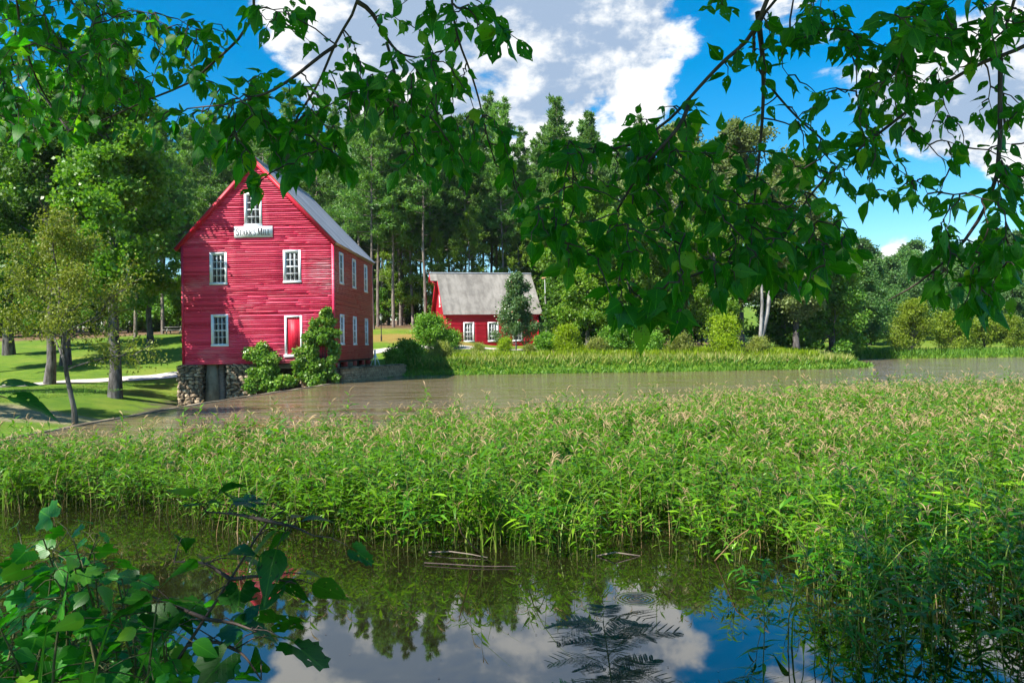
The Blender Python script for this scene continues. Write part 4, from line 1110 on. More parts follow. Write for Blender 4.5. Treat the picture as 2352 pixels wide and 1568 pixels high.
# ---- far shore on the right
FAR = [broad_tree(90 + k, (16, 19, 14)[k], .05, (5.5, 5.0, 6.0)[k], (dome, oval, dome)[k], 22, 5, 15000, .48, 1.25, .3, mat='f_far') for k in range(3)]
k = 0
for (D0, u0, u1, step, zoff, s0) in [(118, 1900, 2420, 70, 0, .62), (140, 1930, 2480, 62, 0, .74), (165, 1880, 2520, 58, 0, .82), (200, 1850, 2560, 56, 1.5, .88)]:
    u = u0
    while u < u1:
        D = D0 + rg.uniform(-7, 7); uu = u + rg.uniform(-.4, .4) * step
        plant('far_tree', FAR[k % 3], gloc(uu, D), rg.random() * 6.28, s0 * rg.uniform(.72, 1.12), 'hazy green tree in the wood beyond the inlet', 'tree', 'trees of the far wood on the right')
        k += 1; u += step
WB = [broad_tree(95 + k, (5.6, 4.2)[k], .05, (2.6, 2.6)[k], dome, 14, 5, 11000, .20, .6, .09, mat='f_wilb', stems=3, up=.6) for k in range(2)]
for (m_, u, D, sc, lab) in [(0, 2092, 88, 1.0, 'tall yellow-green willow bush on the far marsh'), (1, 2190, 91, 1.0, 'low rounded willow bush right of the tall one'), (1, 2262, 94, 1.1, 'olive willow bush behind the hanging leaf tips'), (0, 2330, 92, .72, 'willow bush at the right edge of the far marsh'), (1, 1990, 104, .8, 'pale bush at the mouth of the inlet')]:
    plant('willow_bush', WB[m_], gloc(u, D), rg.random() * 6, sc, lab, 'bush')

# ---- shrubs and small trees on the bank
PEAR = broad_tree(101, 6.2, .05, 2.15, lambda t: (1 - t) ** .7 * .95 + .10, 30, 6, 17000, .17, .42, .08, mat='f_pear', up=.5, aspect=.42)
plant('pear_tree', PEAR, gloc(1185, 73.5), 0, (.95, .95, 1.14), 'small conical glossy tree in front of the red house', 'tree')
YB = [broad_tree(103 + k, (2.5, 1.9)[k], .02, (1.6, 1.35)[k], dome, 14, 5, 9000, .15, .38, .04, mat='f_yel', stems=4, up=.75, aspect=.22) for k in range(2)]
GB = [broad_tree(106 + k, (2.6, 1.8, 1.3)[k], .02, (1.7, 1.5, 1.1)[k], dome, 12, 5, 8000, .16, .42, .04, mat='f_bankg', stems=4, up=.6) for k in range(3)]
OB = [broad_tree(110 + k, (1.3, 1.0)[k], .02, (1.2, 1.0)[k], dome, 10, 4, 5000, .14, .32, .03, mat='f_bank', stems=4, up=.7, aspect=.2) for k in range(2)]
for (ms, i, u, D, sc, lab) in [
    (YB, 0, 1665, 62.5, 1.12, 'large round bright yellow-green bush on the bank'), (YB, 1, 1303, 66, 1.1, 'round yellow-green bush right of the pole'), (YB, 1, 1160, 67, .6, 'yellow-green bush below the house window'),
    (GB, 0, 985, 66, 1.08, 'big green bush at the left corner of the red house'), (GB, 1, 1035, 70, .7, 'leafy bush against the left front of the red house'), (GB, 1, 1420, 66, 1.15, 'spreading green bush on the middle of the bank'),
    (GB, 2, 1490, 65, 1.15, 'small green bush right of the spreading one'), (GB, 2, 1255, 69, 1.0, 'small bush at the foot of the pole'), (GB, 2, 940, 60.5, 1.0, 'low bush at the end of the block wall'), (GB, 2, 905, 59.2, .7, 'small bush growing over the block wall'),
    (OB, 0, 1100, 67, .6, 'straw-tinged weed clump under the house wall'), (OB, 1, 1215, 66, .7, 'straw-tinged weed clump below the pear tree'), (OB, 0, 1560, 63, 1.1, 'olive weed clump left of the yellow bush'), (OB, 0, 1745, 62, .95, 'rusty weed clump at the pale trunk'), (OB, 1, 1370, 64.5, 1.1, 'olive weed clump on the middle of the bank'), (OB, 0, 1015, 62, .9, 'weed clump in the shade of the mill')]:
    plant('bank_bush', ms[i], gloc(u, D), rg.random() * 6, sc, lab, 'bush')

# climbing bushes at the mill front
def ivy_bush(name, blobs, n, lab, seed):
    g_ = np.random.default_rng(seed); C = np.array([b[:3] for b in blobs]); rr_ = np.array([b[3] for b in blobs])
    root = empty(name, (C[:, 0].mean(), C[:, 1].mean(), -1.9))
    C = C - np.array(root.location)
    mb = MB()
    for c in C: mb.tube([(c[0] * .3, .2, 0), (c[0] * .7, c[1] + .1, c[2] * .5), tuple(c)], [.05, .03, .012], 5)
    link('stem', mb.mesh('stem', M['bark'], True), root)
    sub = []
    for c, q in zip(C, rr_):
        m = max(4, int(14 * q * q)); o_ = unit(g_.normal(size=(m, 3))) * q * (g_.random(m) ** .4)[:, None] * np.array([1, .7, 1]); sub.append(c + o_)
    S_ = np.concatenate(sub)
    link('foliage', crown_mesh('foliage', S_, .30, n, .15, .46, g_, M['f_ivy'], .5), root)
    return tag(root, lab, 'bush')
def mp(u, v, D): p = at(u, v, D); return (p.x, p.y, p.z)
ivy_bush('climbing_bush', [(*mp(735, 860, 46.2), .9), (*mp(720, 820, 46.2), .95), (*mp(728, 785, 46.3), .85), (*mp(742, 752, 46.4), .6), (*mp(748, 725, 46.5), .28), (*mp(758, 735, 46.5), .3), (*mp(700, 845, 46.2), .6), (*mp(715, 765, 46.4), .5), (*mp(690, 870, 46.0), .5), (*mp(765, 800, 46.5), .4), (*mp(752, 850, 46.2), .75), (*mp(757, 775, 46.4), .5), (*mp(703, 805, 46.3), .65), (*mp(722, 875, 46.0), .6)], 19000, 'tall leafy creeper covering the mill door and corner', 31)
ivy_bush('climbing_bush', [(*mp(605, 860, 46.2), .75), (*mp(610, 835, 46.2), .65), (*mp(590, 822, 46.3), .45), (*mp(608, 808, 46.4), .28), (*mp(572, 812, 46.5), .18), (*mp(602, 796, 46.5), .14), (*mp(580, 875, 46.0), .55), (*mp(625, 880, 46.0), .55), (*mp(645, 880, 46.0), .42), (*mp(575, 890, 45.9), .4), (*mp(625, 825, 46.3), .3), (*mp(600, 880, 46.0), .5), (*mp(660, 875, 46.0), .35)], 10500, 'lower creeper climbing the stone pier left of the mill door', 32)

# ---- bank grass and water edge plants (uncountable)
def blades(name, xy, h, wd, mat, seed, lean=.35, label=None):
    g_ = np.random.default_rng(seed); n = len(xy)
    z = ground_z(xy[:, 0], xy[:, 1]); z = np.maximum(z, -.05) - .03
    P = np.stack([xy[:, 0], xy[:, 1], z], 1)
    D = g_.normal(size=(n, 3)) * lean; D[:, 2] = 1
    N = g_.normal(size=(n, 3)); N[:, 2] = 0
    V, F = leaf_quads(P, D, N, h * g_.uniform(.55, 1.3, n), wd, .05)
    return tag(link(name, quad_mesh(name, V, F, [M[mat]], False, rnd=g_.random(n))), label, 'grass', kind='stuff')
def scatter_bank(n, d0, d1, seed, x0=-8.5, x1=34, yext=40):
    g_ = np.random.default_rng(seed); out = []
    X = g_.uniform(x0, x1, n * 6); Y = g_.uniform(56, 56 + yext, n * 6)
    sd = signed_dist(X, Y, POND)
    ok = (sd > d0) & (sd < d1 + 1.2 * vnoise(X, Y, .5, 2)) & (X > -7.6 + (Y - 58) * -.02)
    return np.stack([X[ok], Y[ok]], 1)[:n]
blades('bank_grass', scatter_bank(34000, .4, 9.0, 1), .60, .05, 'f_bank', 2, .6, 'tall pale marsh grass along the far bank')
X = np.random.default_rng(14).uniform(-6, 25, 60000); Y = np.random.default_rng(15).uniform(60.5, 71, 60000)
ok = (signed_dist(X, Y, POND) > 2.5) & (vnoise(X, Y, .8, 3.3) + .6 * vnoise(X, Y, 2.1, 1.1) > .12) & ~((X < 4.5) & (Y > 62.5))
blades('bank_weeds', np.stack([X[ok], Y[ok]], 1)[:14000], .72, .085, 'f_yel', 16, .35, 'tall yellow-green weeds between the bushes on the far bank')
blades('edge_plants', scatter_bank(26000, -.9, 2.2, 3), .42, .10, 'f_bankg', 4, .8, 'low green plants fringing the far water edge')
g_ = np.random.default_rng(8); X = g_.uniform(33, 110, 60000); Y = g_.uniform(82, 112, 60000); sd = signed_dist(X, Y, POND); ok = (sd > -.8) & (sd < 9)
blades('marsh_grass', np.stack([X[ok], Y[ok]], 1)[:30000], .75, .06, 'f_bankg', 6, .45, 'green marsh grass on the far right shore')
# lawn tufts close to the mill and weeds behind the block wall
X = g_.uniform(-9.6, -3.5, 9000); Y = g_.uniform(48, 66, 9000); ok = (signed_dist(X, Y, POND) > .35) & (X > -10.2 + .06 * (Y - 48)) & (X - (-10) > .215 * (Y - 47.4) * .55)
blades('wall_weeds', np.stack([X[ok], Y[ok]], 1)[:6000], .45, .09, 'f_bankg', 7, .5, 'weeds on the strip between the mill and the block wall')
X = g_.uniform(-40, -12.6, 60000); Y = g_.uniform(18, 60, 60000); ok = (signed_dist(X, Y, POND) > .8) & ~((X > -20.2) & (X < -9.8) & (Y > 46.2))
ok &= (X < -20.5 - .25 * np.abs(Y - 40))
blades('lawn_grass', np.stack([X[ok], Y[ok]], 1), .06, .15, 'f_bankg', 9, .6, 'short grass of the lawn left of the mill')

# ------------------------------------------------------------------ leaf templates
def leaf_template(prof, L, W, fold=.18, droop=.25, wave=0.0, seed=0):
    """A leaf in local space: base at the origin, tip along +y, normal +z; three columns of vertices. Returns V, F, UV."""
    r = random.Random(seed); n = len(prof); V = []; UV = []
    for i, w_ in enumerate(prof):
        t = i / (n - 1); y = L * t; z = -droop * L * t * t
        hw = W / 2 * w_
        wl, wr = r.uniform(1 - wave, 1 + wave), r.uniform(1 - wave, 1 + wave)
        V += [(-hw * wl, y - hw * .12, z + fold * hw * wl), (0, y, z), (hw * wr, y - hw * .12, z + fold * hw * wr)]
        UV += [(0.5 - .5 * w_, t), (.5, t), (.5 + .5 * w_, t)]
    F = []
    for i in range(n - 1):
        a = i * 3; F += [[a, a + 1, a + 4, a + 3], [a + 1, a + 2, a + 5, a + 4]]
    return np.array(V), np.array(F), np.array(UV)
OV = [.10, .62, .93, 1.0, .90, .66, .36, .13, .02]
LANCE = [.12, .55, .95, 1.0, .82, .52, .22, .02]
def lobed_template(L, W, seed, lobes=5):
    """Toothed, lobed leaf (maple-like), a fan of quads round the midrib."""
    r = random.Random(seed); pts = []
    n = 28
    for i in range(n + 1):
        a = -math.pi * .5 + .25 + (2 * math.pi - .5) * i / n
        lob = .62 + .38 * abs(math.cos((a - math.pi / 2) * lobes / 2 * .98)) ** .8
        tooth = 1 + (.06 if i % 2 else -.05)
        st = 1.0 if math.sin(a) > 0 else .72
        pts.append((math.cos(a) * W / 2 * lob * tooth * (1.0), L * .42 + math.sin(a) * L * .56 * lob * tooth * st))
    c = (0, L * .40)
    V = [(c[0], c[1], 0.0)]; UV = [(.5, .4)]
    for (x, y) in pts:
        V.append((x, y, .10 * abs(x) - .22 * max(0, y - c[1]) ** 2 / L - .10 * abs(x) ** 2 / W + r.uniform(-.004, .004))); UV.append((.5 + x / W, y / L))
    F = []
    for i in range(1, n, 2):
        F.append([0, i, i + 1, min(i + 2, n + 1)])
    return np.array(V), np.array(F), np.array(UV)
def tmpl_mesh(name, T, mat):
    return quad_mesh(name, T[0], T[1], [mat], True, uv=T[2], rnd=np.zeros(len(T[1])))
def frame(p, d, n, s=1.0):
    d = Vector(d).normalized(); x = d.cross(Vector(n))
    if x.length < 1e-4: x = d.orthogonal()
    x.normalize(); n = x.cross(d)
    return Matrix(((x.x * s, d.x * s, n.x * s, p[0]), (x.y * s, d.y * s, n.y * s, p[1]), (x.z * s, d.z * s, n.z * s, p[2]), (0, 0, 0, 1)))
def screen_size(Mx, L):
    p = Mx.translation; q = p - EYE
    if q.y < .3: return 0.0
    u = q.x / q.y * FD; v = q.z / q.y * FD
    if abs(u) > 1230 or abs(v) > 840: return L * Mx.to_scale()[0] / q.length * .05
    return L * Mx.to_scale()[0] / q.length

# ------------------------------------------------------------------ smartweed bed in the shallows
NP_ = 10
WEED_LEAF = [leaf_template(LANCE, .158, .034, .30, dr, .06, 200 + i) for i, dr in enumerate((.30, .55, .12, .8))]
WEED_LO = [leaf_template([.12, .9, 1.0, .55, .03], .158, .036, .30, dr, 0, 210 + i) for i, dr in enumerate((.30, .55, .12, .8))]
WEED_LM = [tmpl_mesh('leaf_%d' % i, T, M['f_weed']) for i, T in enumerate(WEED_LEAF)]
class Weed: pass
def make_weed(seed):
    r = random.Random(seed); w_ = Weed()
    H = r.uniform(.62, .98); n = 9
    bx, by = r.uniform(-.16, .16), r.uniform(-.16, .16)
    pts = [(bx * t * t + .012 * math.sin(t * 9 + seed), by * t * t + .012 * math.cos(t * 7 + seed), -.12 + (H + .12) * t) for t in np.linspace(0, 1, n)]
    w_.stem = MB().tube(pts, np.linspace(.0055, .002, n), 4)
    w_.leaves = []
    k = 0; z = r.uniform(.08, .20); az = r.random() * 6.28
    while z < H - .005:
        t = (z + .12) / (H + .12); p = [np.interp(t, np.linspace(0, 1, n), [q[i] for q in pts]) for i in range(3)]
        for _ in range(1 if z < H * .55 else (2 if r.random() < .65 else 1)):
            el = r.uniform(.05, .75); sc = r.uniform(.75, 1.35) * (1.0 if z < H * .85 else .72)
            d = Vector((math.cos(az) * math.cos(el), math.sin(az) * math.cos(el), math.sin(el)))
            w_.leaves.append((r.randrange(4), frame(p, d, (r.uniform(-.5, .5), r.uniform(-.5, .5), 1), sc)))
            az += 2.4 + r.uniform(-.4, .4)
        z += r.uniform(.040, .075); k += 1
    # side branch with a few leaves
    for _ in range(r.choice((1, 1, 2))):
        zb = r.uniform(.3, .6) * H; a2 = r.random() * 6.28; t = (zb + .12) / (H + .12)
        p = Vector([np.interp(t, np.linspace(0, 1, n), [q[i] for q in pts]) for i in range(3)])
        e = p + Vector((math.cos(a2) * .16, math.sin(a2) * .16, r.uniform(.18, .3)))
        w_.stem.tube([tuple(p), tuple(p.lerp(e, .5) + Vector((math.cos(a2), math.sin(a2), 0)) * .03), tuple(e)], [.004, .003, .0015], 4)
        for j in range(6):
            q = p.lerp(e, .35 + .65 * j / 5); az = r.random() * 6.28; el = r.uniform(.1, .8)
            w_.leaves.append((r.randrange(4), frame(q, (math.cos(az) * math.cos(el), math.sin(az) * math.cos(el), math.sin(el)), (r.uniform(-.5, .5), r.uniform(-.5, .5), 1), r.uniform(.6, 1.0))))
    top = pts[-1]
    w_.spike = MB()
    for _ in range(r.choice((2, 3, 4))):
        a2 = r.random() * 6.28; L = r.uniform(.08, .16); c, s_ = math.cos(a2), math.sin(a2)
        P_ = [(top[0] + c * L * .6 * q ** 1.6, top[1] + s_ * L * .6 * q ** 1.6, top[2] - .01 + L * (1.5 * q - .75 * q * q)) for q in (0, .3, .5, .7, .85, 1)]
        w_.spike.tube(P_, [.0012, .0016, .0042, .0050, .0042, .0016], 4)
    w_.H = H
    # joined leaf arrays, fine and coarse
    def joined(T):
        Vs, Fs, m = [], [], 0; idx = []
        for i, (tk, Mx) in enumerate(w_.leaves):
            A = np.array(Mx); V = T[tk][0] @ A[:3, :3].T + A[:3, 3]; Vs.append(V); Fs.append(T[tk][1] + m); m += len(V); idx += [i] * len(T[tk][1])
        return np.concatenate(Vs), np.concatenate(Fs), np.array(idx)
    w_.fine = joined(WEED_LEAF); w_.coarse = joined(WEED_LO)
    sm = lambda mb: (np.concatenate(mb.V), np.concatenate(mb.F))
    w_.stemA = sm(w_.stem); w_.spikeA = sm(w_.spike)
    g_ = np.random.default_rng(seed)
    w_.stemM = quad_mesh('stem', *w_.stemA, [M['f_stem']], True, rnd=np.full(len(w_.stemA[1]), g_.random()))
    w_.folM = quad_mesh('foliage', w_.fine[0], w_.fine[1], [M['f_weed']], True, rnd=g_.random(len(w_.leaves))[w_.fine[2]])
    w_.spikeM = quad_mesh('flower_spikes', *w_.spikeA, [M['f_spike']], True, rnd=np.full(len(w_.spikeA[1]), g_.random()))
    return w_
WEEDS = [make_weed(300 + k) for k in range(NP_)]
FU = [-300, 0, 400, 600, 1000, 1250, 1600, 1760, 1830, 1960, 2352, 2700]; FDp = [10.4, 9.9, 9.2, 8.0, 7.3, 7.1, 7.2, 6.8, 6.0, 5.3, 4.9, 4.7]
BU = [-300, 0, 300, 600, 900, 1200, 1500, 1700, 1900, 2100, 2352, 2700]; BDp = [12.4, 12.8, 13.2, 13.8, 15.2, 16.8, 19.2, 21.2, 23.5, 24.5, 23.5, 23.0]
g_ = np.random.default_rng(77)
X = g_.uniform(-11, 24, 44000); Y = g_.uniform(4.5, 28, 44000)
U = 1176 + FD * X / Y
fd = np.interp(U, FU, FDp); bd = np.interp(U, BU, BDp)
nz = vnoise(X, Y, 1.1, 3.0)
fd = fd + .35 * vnoise(X, Y, 2.2, 6.0) + .15
edge = np.clip((Y - fd) / 1.1, 0, 1)
right = np.clip((U - 1800) / 150, 0, 1)
prob = np.clip(.30 + .8 * edge, 0, 1) * np.where(Y < 10.5, np.where(right > .5, .80, .85), .95)
gap = (vnoise(X, Y, .9, 9.0) > .52) & (Y < fd + 2.6) & (U < 1750)
ok = (U > -260) & (U < 2620) & (Y > fd) & (Y < bd + .6 * nz) & (g_.random(len(X)) < prob) & ~gap
X, Y = X[ok], Y[ok]
lone = [(at(u, v, 3900 / 2.0).x, 0) for u, v in []]
ex = [(1745, 5.6), (1800, 5.2), (1860, 4.9), (1905, 4.75), (1960, 4.8), (2010, 4.7), (2075, 4.95), (2140, 4.75), (2205, 4.85), (2290, 4.7), (1690, 6.6), (2000, 5.2), (2110, 5.3), (2240, 5.2), (2340, 5.0), (1900, 5.5), (1750, 4.75)]
X = np.concatenate([[at(u, 1200, d).x for u, d in ex], X]); Y = np.concatenate([[d for u, d in ex], Y])
order = np.argsort(Y + 0 * X)
X, Y = X[order], Y[order]
U = 1176 + FD * X / Y
vis = (U > -40) & (U < 2392)
near = np.nonzero(vis)[0][:300]
isnear = np.zeros(len(X), bool); isnear[near] = True
scl = g_.uniform(.66, .98, len(X)); rot = g_.random(len(X)) * 6.283
fdn = np.interp(U, FU, FDp); bdn = np.interp(U, BU, BDp)
rel = np.clip((Y - fdn) / np.maximum(bdn - fdn, .1), 0, 1)
spk = g_.random(len(X)) < np.clip(.14 + 1.5 * rel ** 1.0 + .3 * (U > 1500) * rel, 0, .98)
scl *= np.where(rel < .08, .86, 1.0) * (1 + .15 * vnoise(X, Y, .75, 2.5)) * np.where(g_.random(len(X)) < .06, 1.22, 1.0)
for cnt, i in enumerate(near):
    wv = WEEDS[int(g_.integers(NP_))]
    root = link('smartweed_plant', wv.stemM, None, None, Matrix.Translation((X[i], Y[i], 0)) @ Matrix.Rotation(rot[i], 4, 'Z') @ Matrix.Rotation(float(g_.normal(0, .07)), 4, 'X') @ Matrix.Scale(scl[i], 4))
    tag(root, 'narrow leaved smartweed plant rising from the near shallow water', 'plant', 'smartweed plants along the near edge of the bed')
    if cnt < 60:
        for tk, Mx in wv.leaves: link('leaf', WEED_LM[tk], root, None, Mx)
    else: link('foliage', wv.folM, root)
    if spk[i] or g_.random() < .10: link('flower_spikes', wv.spikeM, root)
rest = np.nonzero(~isnear)[0]
parts = {'leaf': [[], [], [], 0], 'stem': [[], [], [], 0], 'spike': [[], [], [], 0]}
pick = g_.integers(0, NP_, len(rest))
for kk in range(NP_):
    wv = WEEDS[kk]
    for fine in (True, False):
        sel = rest[(pick == kk) & ((Y[rest] < 11.5) == fine)]
        if not len(sel): continue
        c, s_ = np.cos(rot[sel]) * scl[sel], np.sin(rot[sel]) * scl[sel]; o_ = np.zeros_like(c)
        Ms = np.stack([np.stack([c, -s_, g_.normal(0, .13, len(sel)), X[sel]], -1), np.stack([s_, c, g_.normal(0, .13, len(sel)), Y[sel]], -1), np.stack([o_, o_, scl[sel] * g_.uniform(.85, 1.15, len(sel)), o_], -1), np.stack([o_, o_, o_, o_ + 1], -1)], 1)
        lv = wv.fine if fine else wv.coarse
        for key, (tV, tF), msk in (('leaf', lv[:2], None), ('stem', wv.stemA, None), ('spike', wv.spikeA, spk[sel])):
            mm = Ms if msk is None else Ms[msk]
            if not len(mm): continue
            V, F, _, _ = join_template(tV, tF, None, mm, g_)
            if key == 'leaf': rr_ = np.clip(g_.random((len(mm), len(wv.leaves)))[:, lv[2]] * .65 + g_.random((len(mm), 1)) * .25 + .12 * vnoise(X[sel], Y[sel], .9, 5.0)[:, None] + .05, 0, 1).ravel()
            else: rr_ = np.repeat(g_.random(len(mm)), len(tF))
            P_ = parts[key]; P_[0].append(V); P_[1].append(F + P_[3]); P_[2].append(rr_); P_[3] += len(V)
bed = empty('smartweed_bed', (0, 12, 0)); tag(bed, 'dense bed of flowering smartweed stretching back across the shallows', 'plants', kind='stuff')
for key, nm, mt in (('leaf', 'leaves', 'f_weed'), ('stem', 'stems', 'f_stem'), ('spike', 'flower_spikes', 'f_spike')):
    P_ = parts[key]
    o = link(nm, quad_mesh(nm, np.concatenate(P_[0]) - np.array([0, 12, 0]), np.concatenate(P_[1]), [M[mt]], True, rnd=np.concatenate(P_[2])), bed)
    o['kind'] = 'stuff'

# sedge blades and dead stems mixed into the bed
def bed_blades(name, n, h, wd, mat, seed, lean, label, patch):
    q = np.random.default_rng(seed); i_ = q.integers(0, len(X), n * 5); bx, by = X[i_] + q.normal(0, .12, n * 5), Y[i_] + q.normal(0, .12, n * 5)
    k_ = vnoise(bx, by, 1.3, patch) > .25; bx, by = bx[k_][:n], by[k_][:n]; m = len(bx)
    mb = MB(); Vs, Fs, Rs, c = [], [], [], 0
    for x_, y_ in zip(bx, by):
        a = q.random() * 6.28; L = h * q.uniform(.7, 1.2); b_ = lean * q.uniform(.3, 1.2) * L; ca, sa = math.cos(a), math.sin(a)
        t = np.linspace(0, 1, 6); P = np.stack([x_ + ca * b_ * t ** 2, y_ + sa * b_ * t ** 2, -.05 + L * (t - .35 * lean * t ** 3)], 1)
        hw = (wd * (1 - t) ** .6 + .0008)[:, None]; o_ = np.array([-sa, ca, 0])
        V = np.empty((12, 3)); V[0::2] = P - o_ * hw; V[1::2] = P + o_ * hw
        Vs.append(V); Fs.append(np.array([[2 * k, 2 * k + 1, 2 * k + 3, 2 * k + 2] for k in range(5)]) + c); c += 12; Rs.append(np.full(5, q.random()))
    tag(link(name, quad_mesh(name, np.concatenate(Vs), np.concatenate(Fs), [M[mat]], True, rnd=np.concatenate(Rs))), label, 'grass', kind='stuff')
bed_blades('sedge_blades', 2600, 1.0, .006, 'f_sedge', 21, .8, 'thin arching sedge blades mixed into the weed bed', 7.7)
bed_blades('dead_stems', 1500, .85, .0035, 'f_dead', 22, .6, 'dry brown stems standing among the weeds', 2.2)

# ------------------------------------------------------------------ overhanging trees in front
OV2 = [.10, .50, .80, .97, 1.0, .86, .55, .22, .02]; OV3 = [.12, .72, 1.0, .98, .80, .55, .30, .12, .02]
LEAFV = [leaf_template(pf, .095, wd_, f_, d_, wv_, 400 + i) for i, (pf, wd_, f_, d_, wv_) in enumerate(((OV, .052, .20, .22, .06), (OV2, .046, .55, .05, .12), (OV3, .058, .10, .60, .16), (OV, .050, .40, -.22, .10)))]
def overhang(name, base, limbs, blobs, crown, mat, label, seed, trunk_r=.14, lsc=.68, dens=1.42):
    r = random.Random(seed); g2 = np.random.default_rng(seed)
    root = empty(name, base); B = Vector(base)
    tag(root, label, 'tree')
    nodes = []
    # trunk, out of the picture beside the camera
    top = Vector((base[0] * .8, base[1] - .1, 5.2))
    mid = (B + top) / 2 + Vector((.15, -.1, 0))
    MB().tube([tuple(Vector((0, 0, -.3))), tuple(mid - B), tuple(top - B)], [trunk_r * 1.25, trunk_r, trunk_r * .7], 10).build('trunk', M['bark'], root, True)
    for (path, r0, r1) in limbs:
        P = [top.lerp(path[0], .0)] + list(path) if r0 > .009 else list(path)
        if r0 <= .009 and nodes: P[0] = min(nodes, key=lambda n_: (n_ - P[0]).length).copy()
        pts = []
        for a, b in zip(P[:-1], P[1:]):
            m = max(3, int((b - a).length / .10))
            for k in range(m): pts.append(a.lerp(b, k / m) + Vector([r.gauss(0, .006) for _ in range(3)]))
        pts.append(P[-1])
        q = np.array([tuple(p - B) for p in pts])
        for _ in range(2): q[1:-1] = (q[:-2] + q[2:] + 2 * q[1:-1]) / 4
        MB().tube(q, np.linspace(r0, r1, len(q)), 7).build('branch', M['twig'], root, True)
        nodes += [B + Vector(v) for v in q[len(q) // 4:]]
    NPn = np.array([tuple(n) for n in nodes])
    tw = MB(); leaves = []
    for (u, v, ru, rv, n, d0, d1, ls) in blobs:
        for _ in range(max(1, round(n * dens))):
            a = r.random() * 6.28; q = math.sqrt(r.random())
            D = r.uniform(d0, d1)
            e = at(u + math.cos(a) * q * ru, v + math.sin(a) * q * rv, D)
            ev = np.array(tuple(e))
            dv = NPn - ev; dv[:, 2] -= .05                      # prefer to hang from something a little higher
            dist = np.linalg.norm(dv, axis=1); j = int(np.argmin(dist + (NPn[:, 2] < ev[2] - .05) * .12))
            p0 = Vector(NPn[j]); L = (e - p0).length
            if L < .02: continue
            m = max(5, int(L / .030)); ctrl = p0.lerp(e, .5) + Vector((r.gauss(0, .12) * L, r.gauss(0, .12) * L, .16 * L))
            pts = []
            for k in range(m + 1):
                t = k / m; p = p0 * (1 - t) ** 2 + ctrl * 2 * t * (1 - t) + e * t * t
                pts.append(p + Vector([r.gauss(0, .0035) for _ in range(3)]) * (0 if k in (0, m) else 1))
            tw.tube([tuple(p - B) for p in pts], np.linspace(.0026 + .0016 * min(L, 1), .0010, len(pts)), 4)
            NPn = np.concatenate([NPn, np.array([tuple(p) for p in pts[1:]])])
            side = r.choice((-1, 1)); start = max(1, int(m * (1 - min(1, .24 / L)))) if L > .24 else 1
            for k in range(start, m + 1):
                if r.random() < .30: continue
                p = pts[k]; d = (pts[k] - pts[k - 1]).normalized()
                lat = d.cross(Vector((0, 0, 1))); lat = lat.normalized() if lat.length > .01 else Vector((1, 0, 0))
                side = -side
                ld = d * r.uniform(.1, .7) + lat * side * r.uniform(.3, 1.1) + Vector((0, 0, -r.uniform(-.1, .95))) + Vector([r.gauss(0, .32) for _ in range(3)])
                nn = Vector((r.gauss(0, .75), .45 + r.gauss(0, .75), .6 + r.gauss(0, .6)))
                s_ = ls * lsc * r.choice((.32, .45, .55, .65, .75, .85, .95, 1.15)) * r.uniform(.88, 1.12)
                ldn = ld.normalized(); pet = p + ldn * .010
                leaves.append((r.randrange(4), frame(pet, ld, nn, s_)))
            leaves.append((r.randrange(4), frame(pts[-1], (pts[-1] - pts[-2]) + Vector((0, 0, -.02)), (r.gauss(0, .4), .7, .6), ls * lsc * r.uniform(.8, 1.2))))
    o = link('twigs', tw.mesh('twigs', M['twig'], True), root); o['kind'] = 'stuff'
    leaves.sort(key=lambda q: -screen_size(q[1], .095))
    meshes = [tmpl_mesh('leaf_%s_%d' % (name, i), T, mat) for i, T in enumerate(LEAFV)]
    inv = Matrix.Translation(-B)
    for tk, Mx in leaves[:300]: link('leaf', meshes[tk], root, None, inv @ Mx)
    Vs, Fs, Us, Rs, m = [], [], [], [], 0
    for tk in range(4):
        Ms = [np.array(inv @ Mx) for k2, Mx in leaves[300:] if k2 == tk]
        if not Ms: continue
        V, F, uv, rd = join_template(*LEAFV[tk], np.array(Ms), g2)
        Vs.append(V); Fs.append(F + m); Us.append(uv); Rs.append(rd); m += len(V)
    o = link('leaves', quad_mesh('leaves', np.concatenate(Vs), np.concatenate(Fs), [mat], True, uv=np.concatenate(Us), rnd=np.concatenate(Rs)), root); o['kind'] = 'stuff'
    # the rest of the crown, above and behind the camera
    Cn = []
    for (c, rad3, n) in crown:
        q = unit(g2.normal(size=(n, 3))) * (g2.random(n) ** .4)[:, None] * np.array(rad3) + np.array(c); Cn.append(q)
    Cn = np.concatenate(Cn) - np.array(base)
    Cm = crown_mesh('crown', Cn, .45, int(len(Cn) * 27), .12, .30, g2, M['f_over'], .5)
    o = link('crown', Cm, root); o['kind'] = 'stuff'
    cl = MB()
    t0 = np.array(tuple(top - B))
    for c in Cn[::6]: cl.tube([t0, (t0 + c) / 2 + np.array([0, 0, .3]), c], [.05, .03, .01], 5)
    o = link('crown_limbs', cl.mesh('crown_limbs', M['bark'], True), root); o['kind'] = 'stuff'
    print(name, 'leaves', len(leaves))
    return root
M['f_over'] = mat_leaf('crown_leaves', (0.035, 0.125, 0.012), (0.060, 0.180, 0.020), trans=0.4, spec=0.5)
def PL(D, *uv): return [at(u, v, D if not isinstance(D, tuple) else D[0] + (D[1] - D[0]) * i / (len(uv) - 1)) for i, (u, v) in enumerate(uv)]
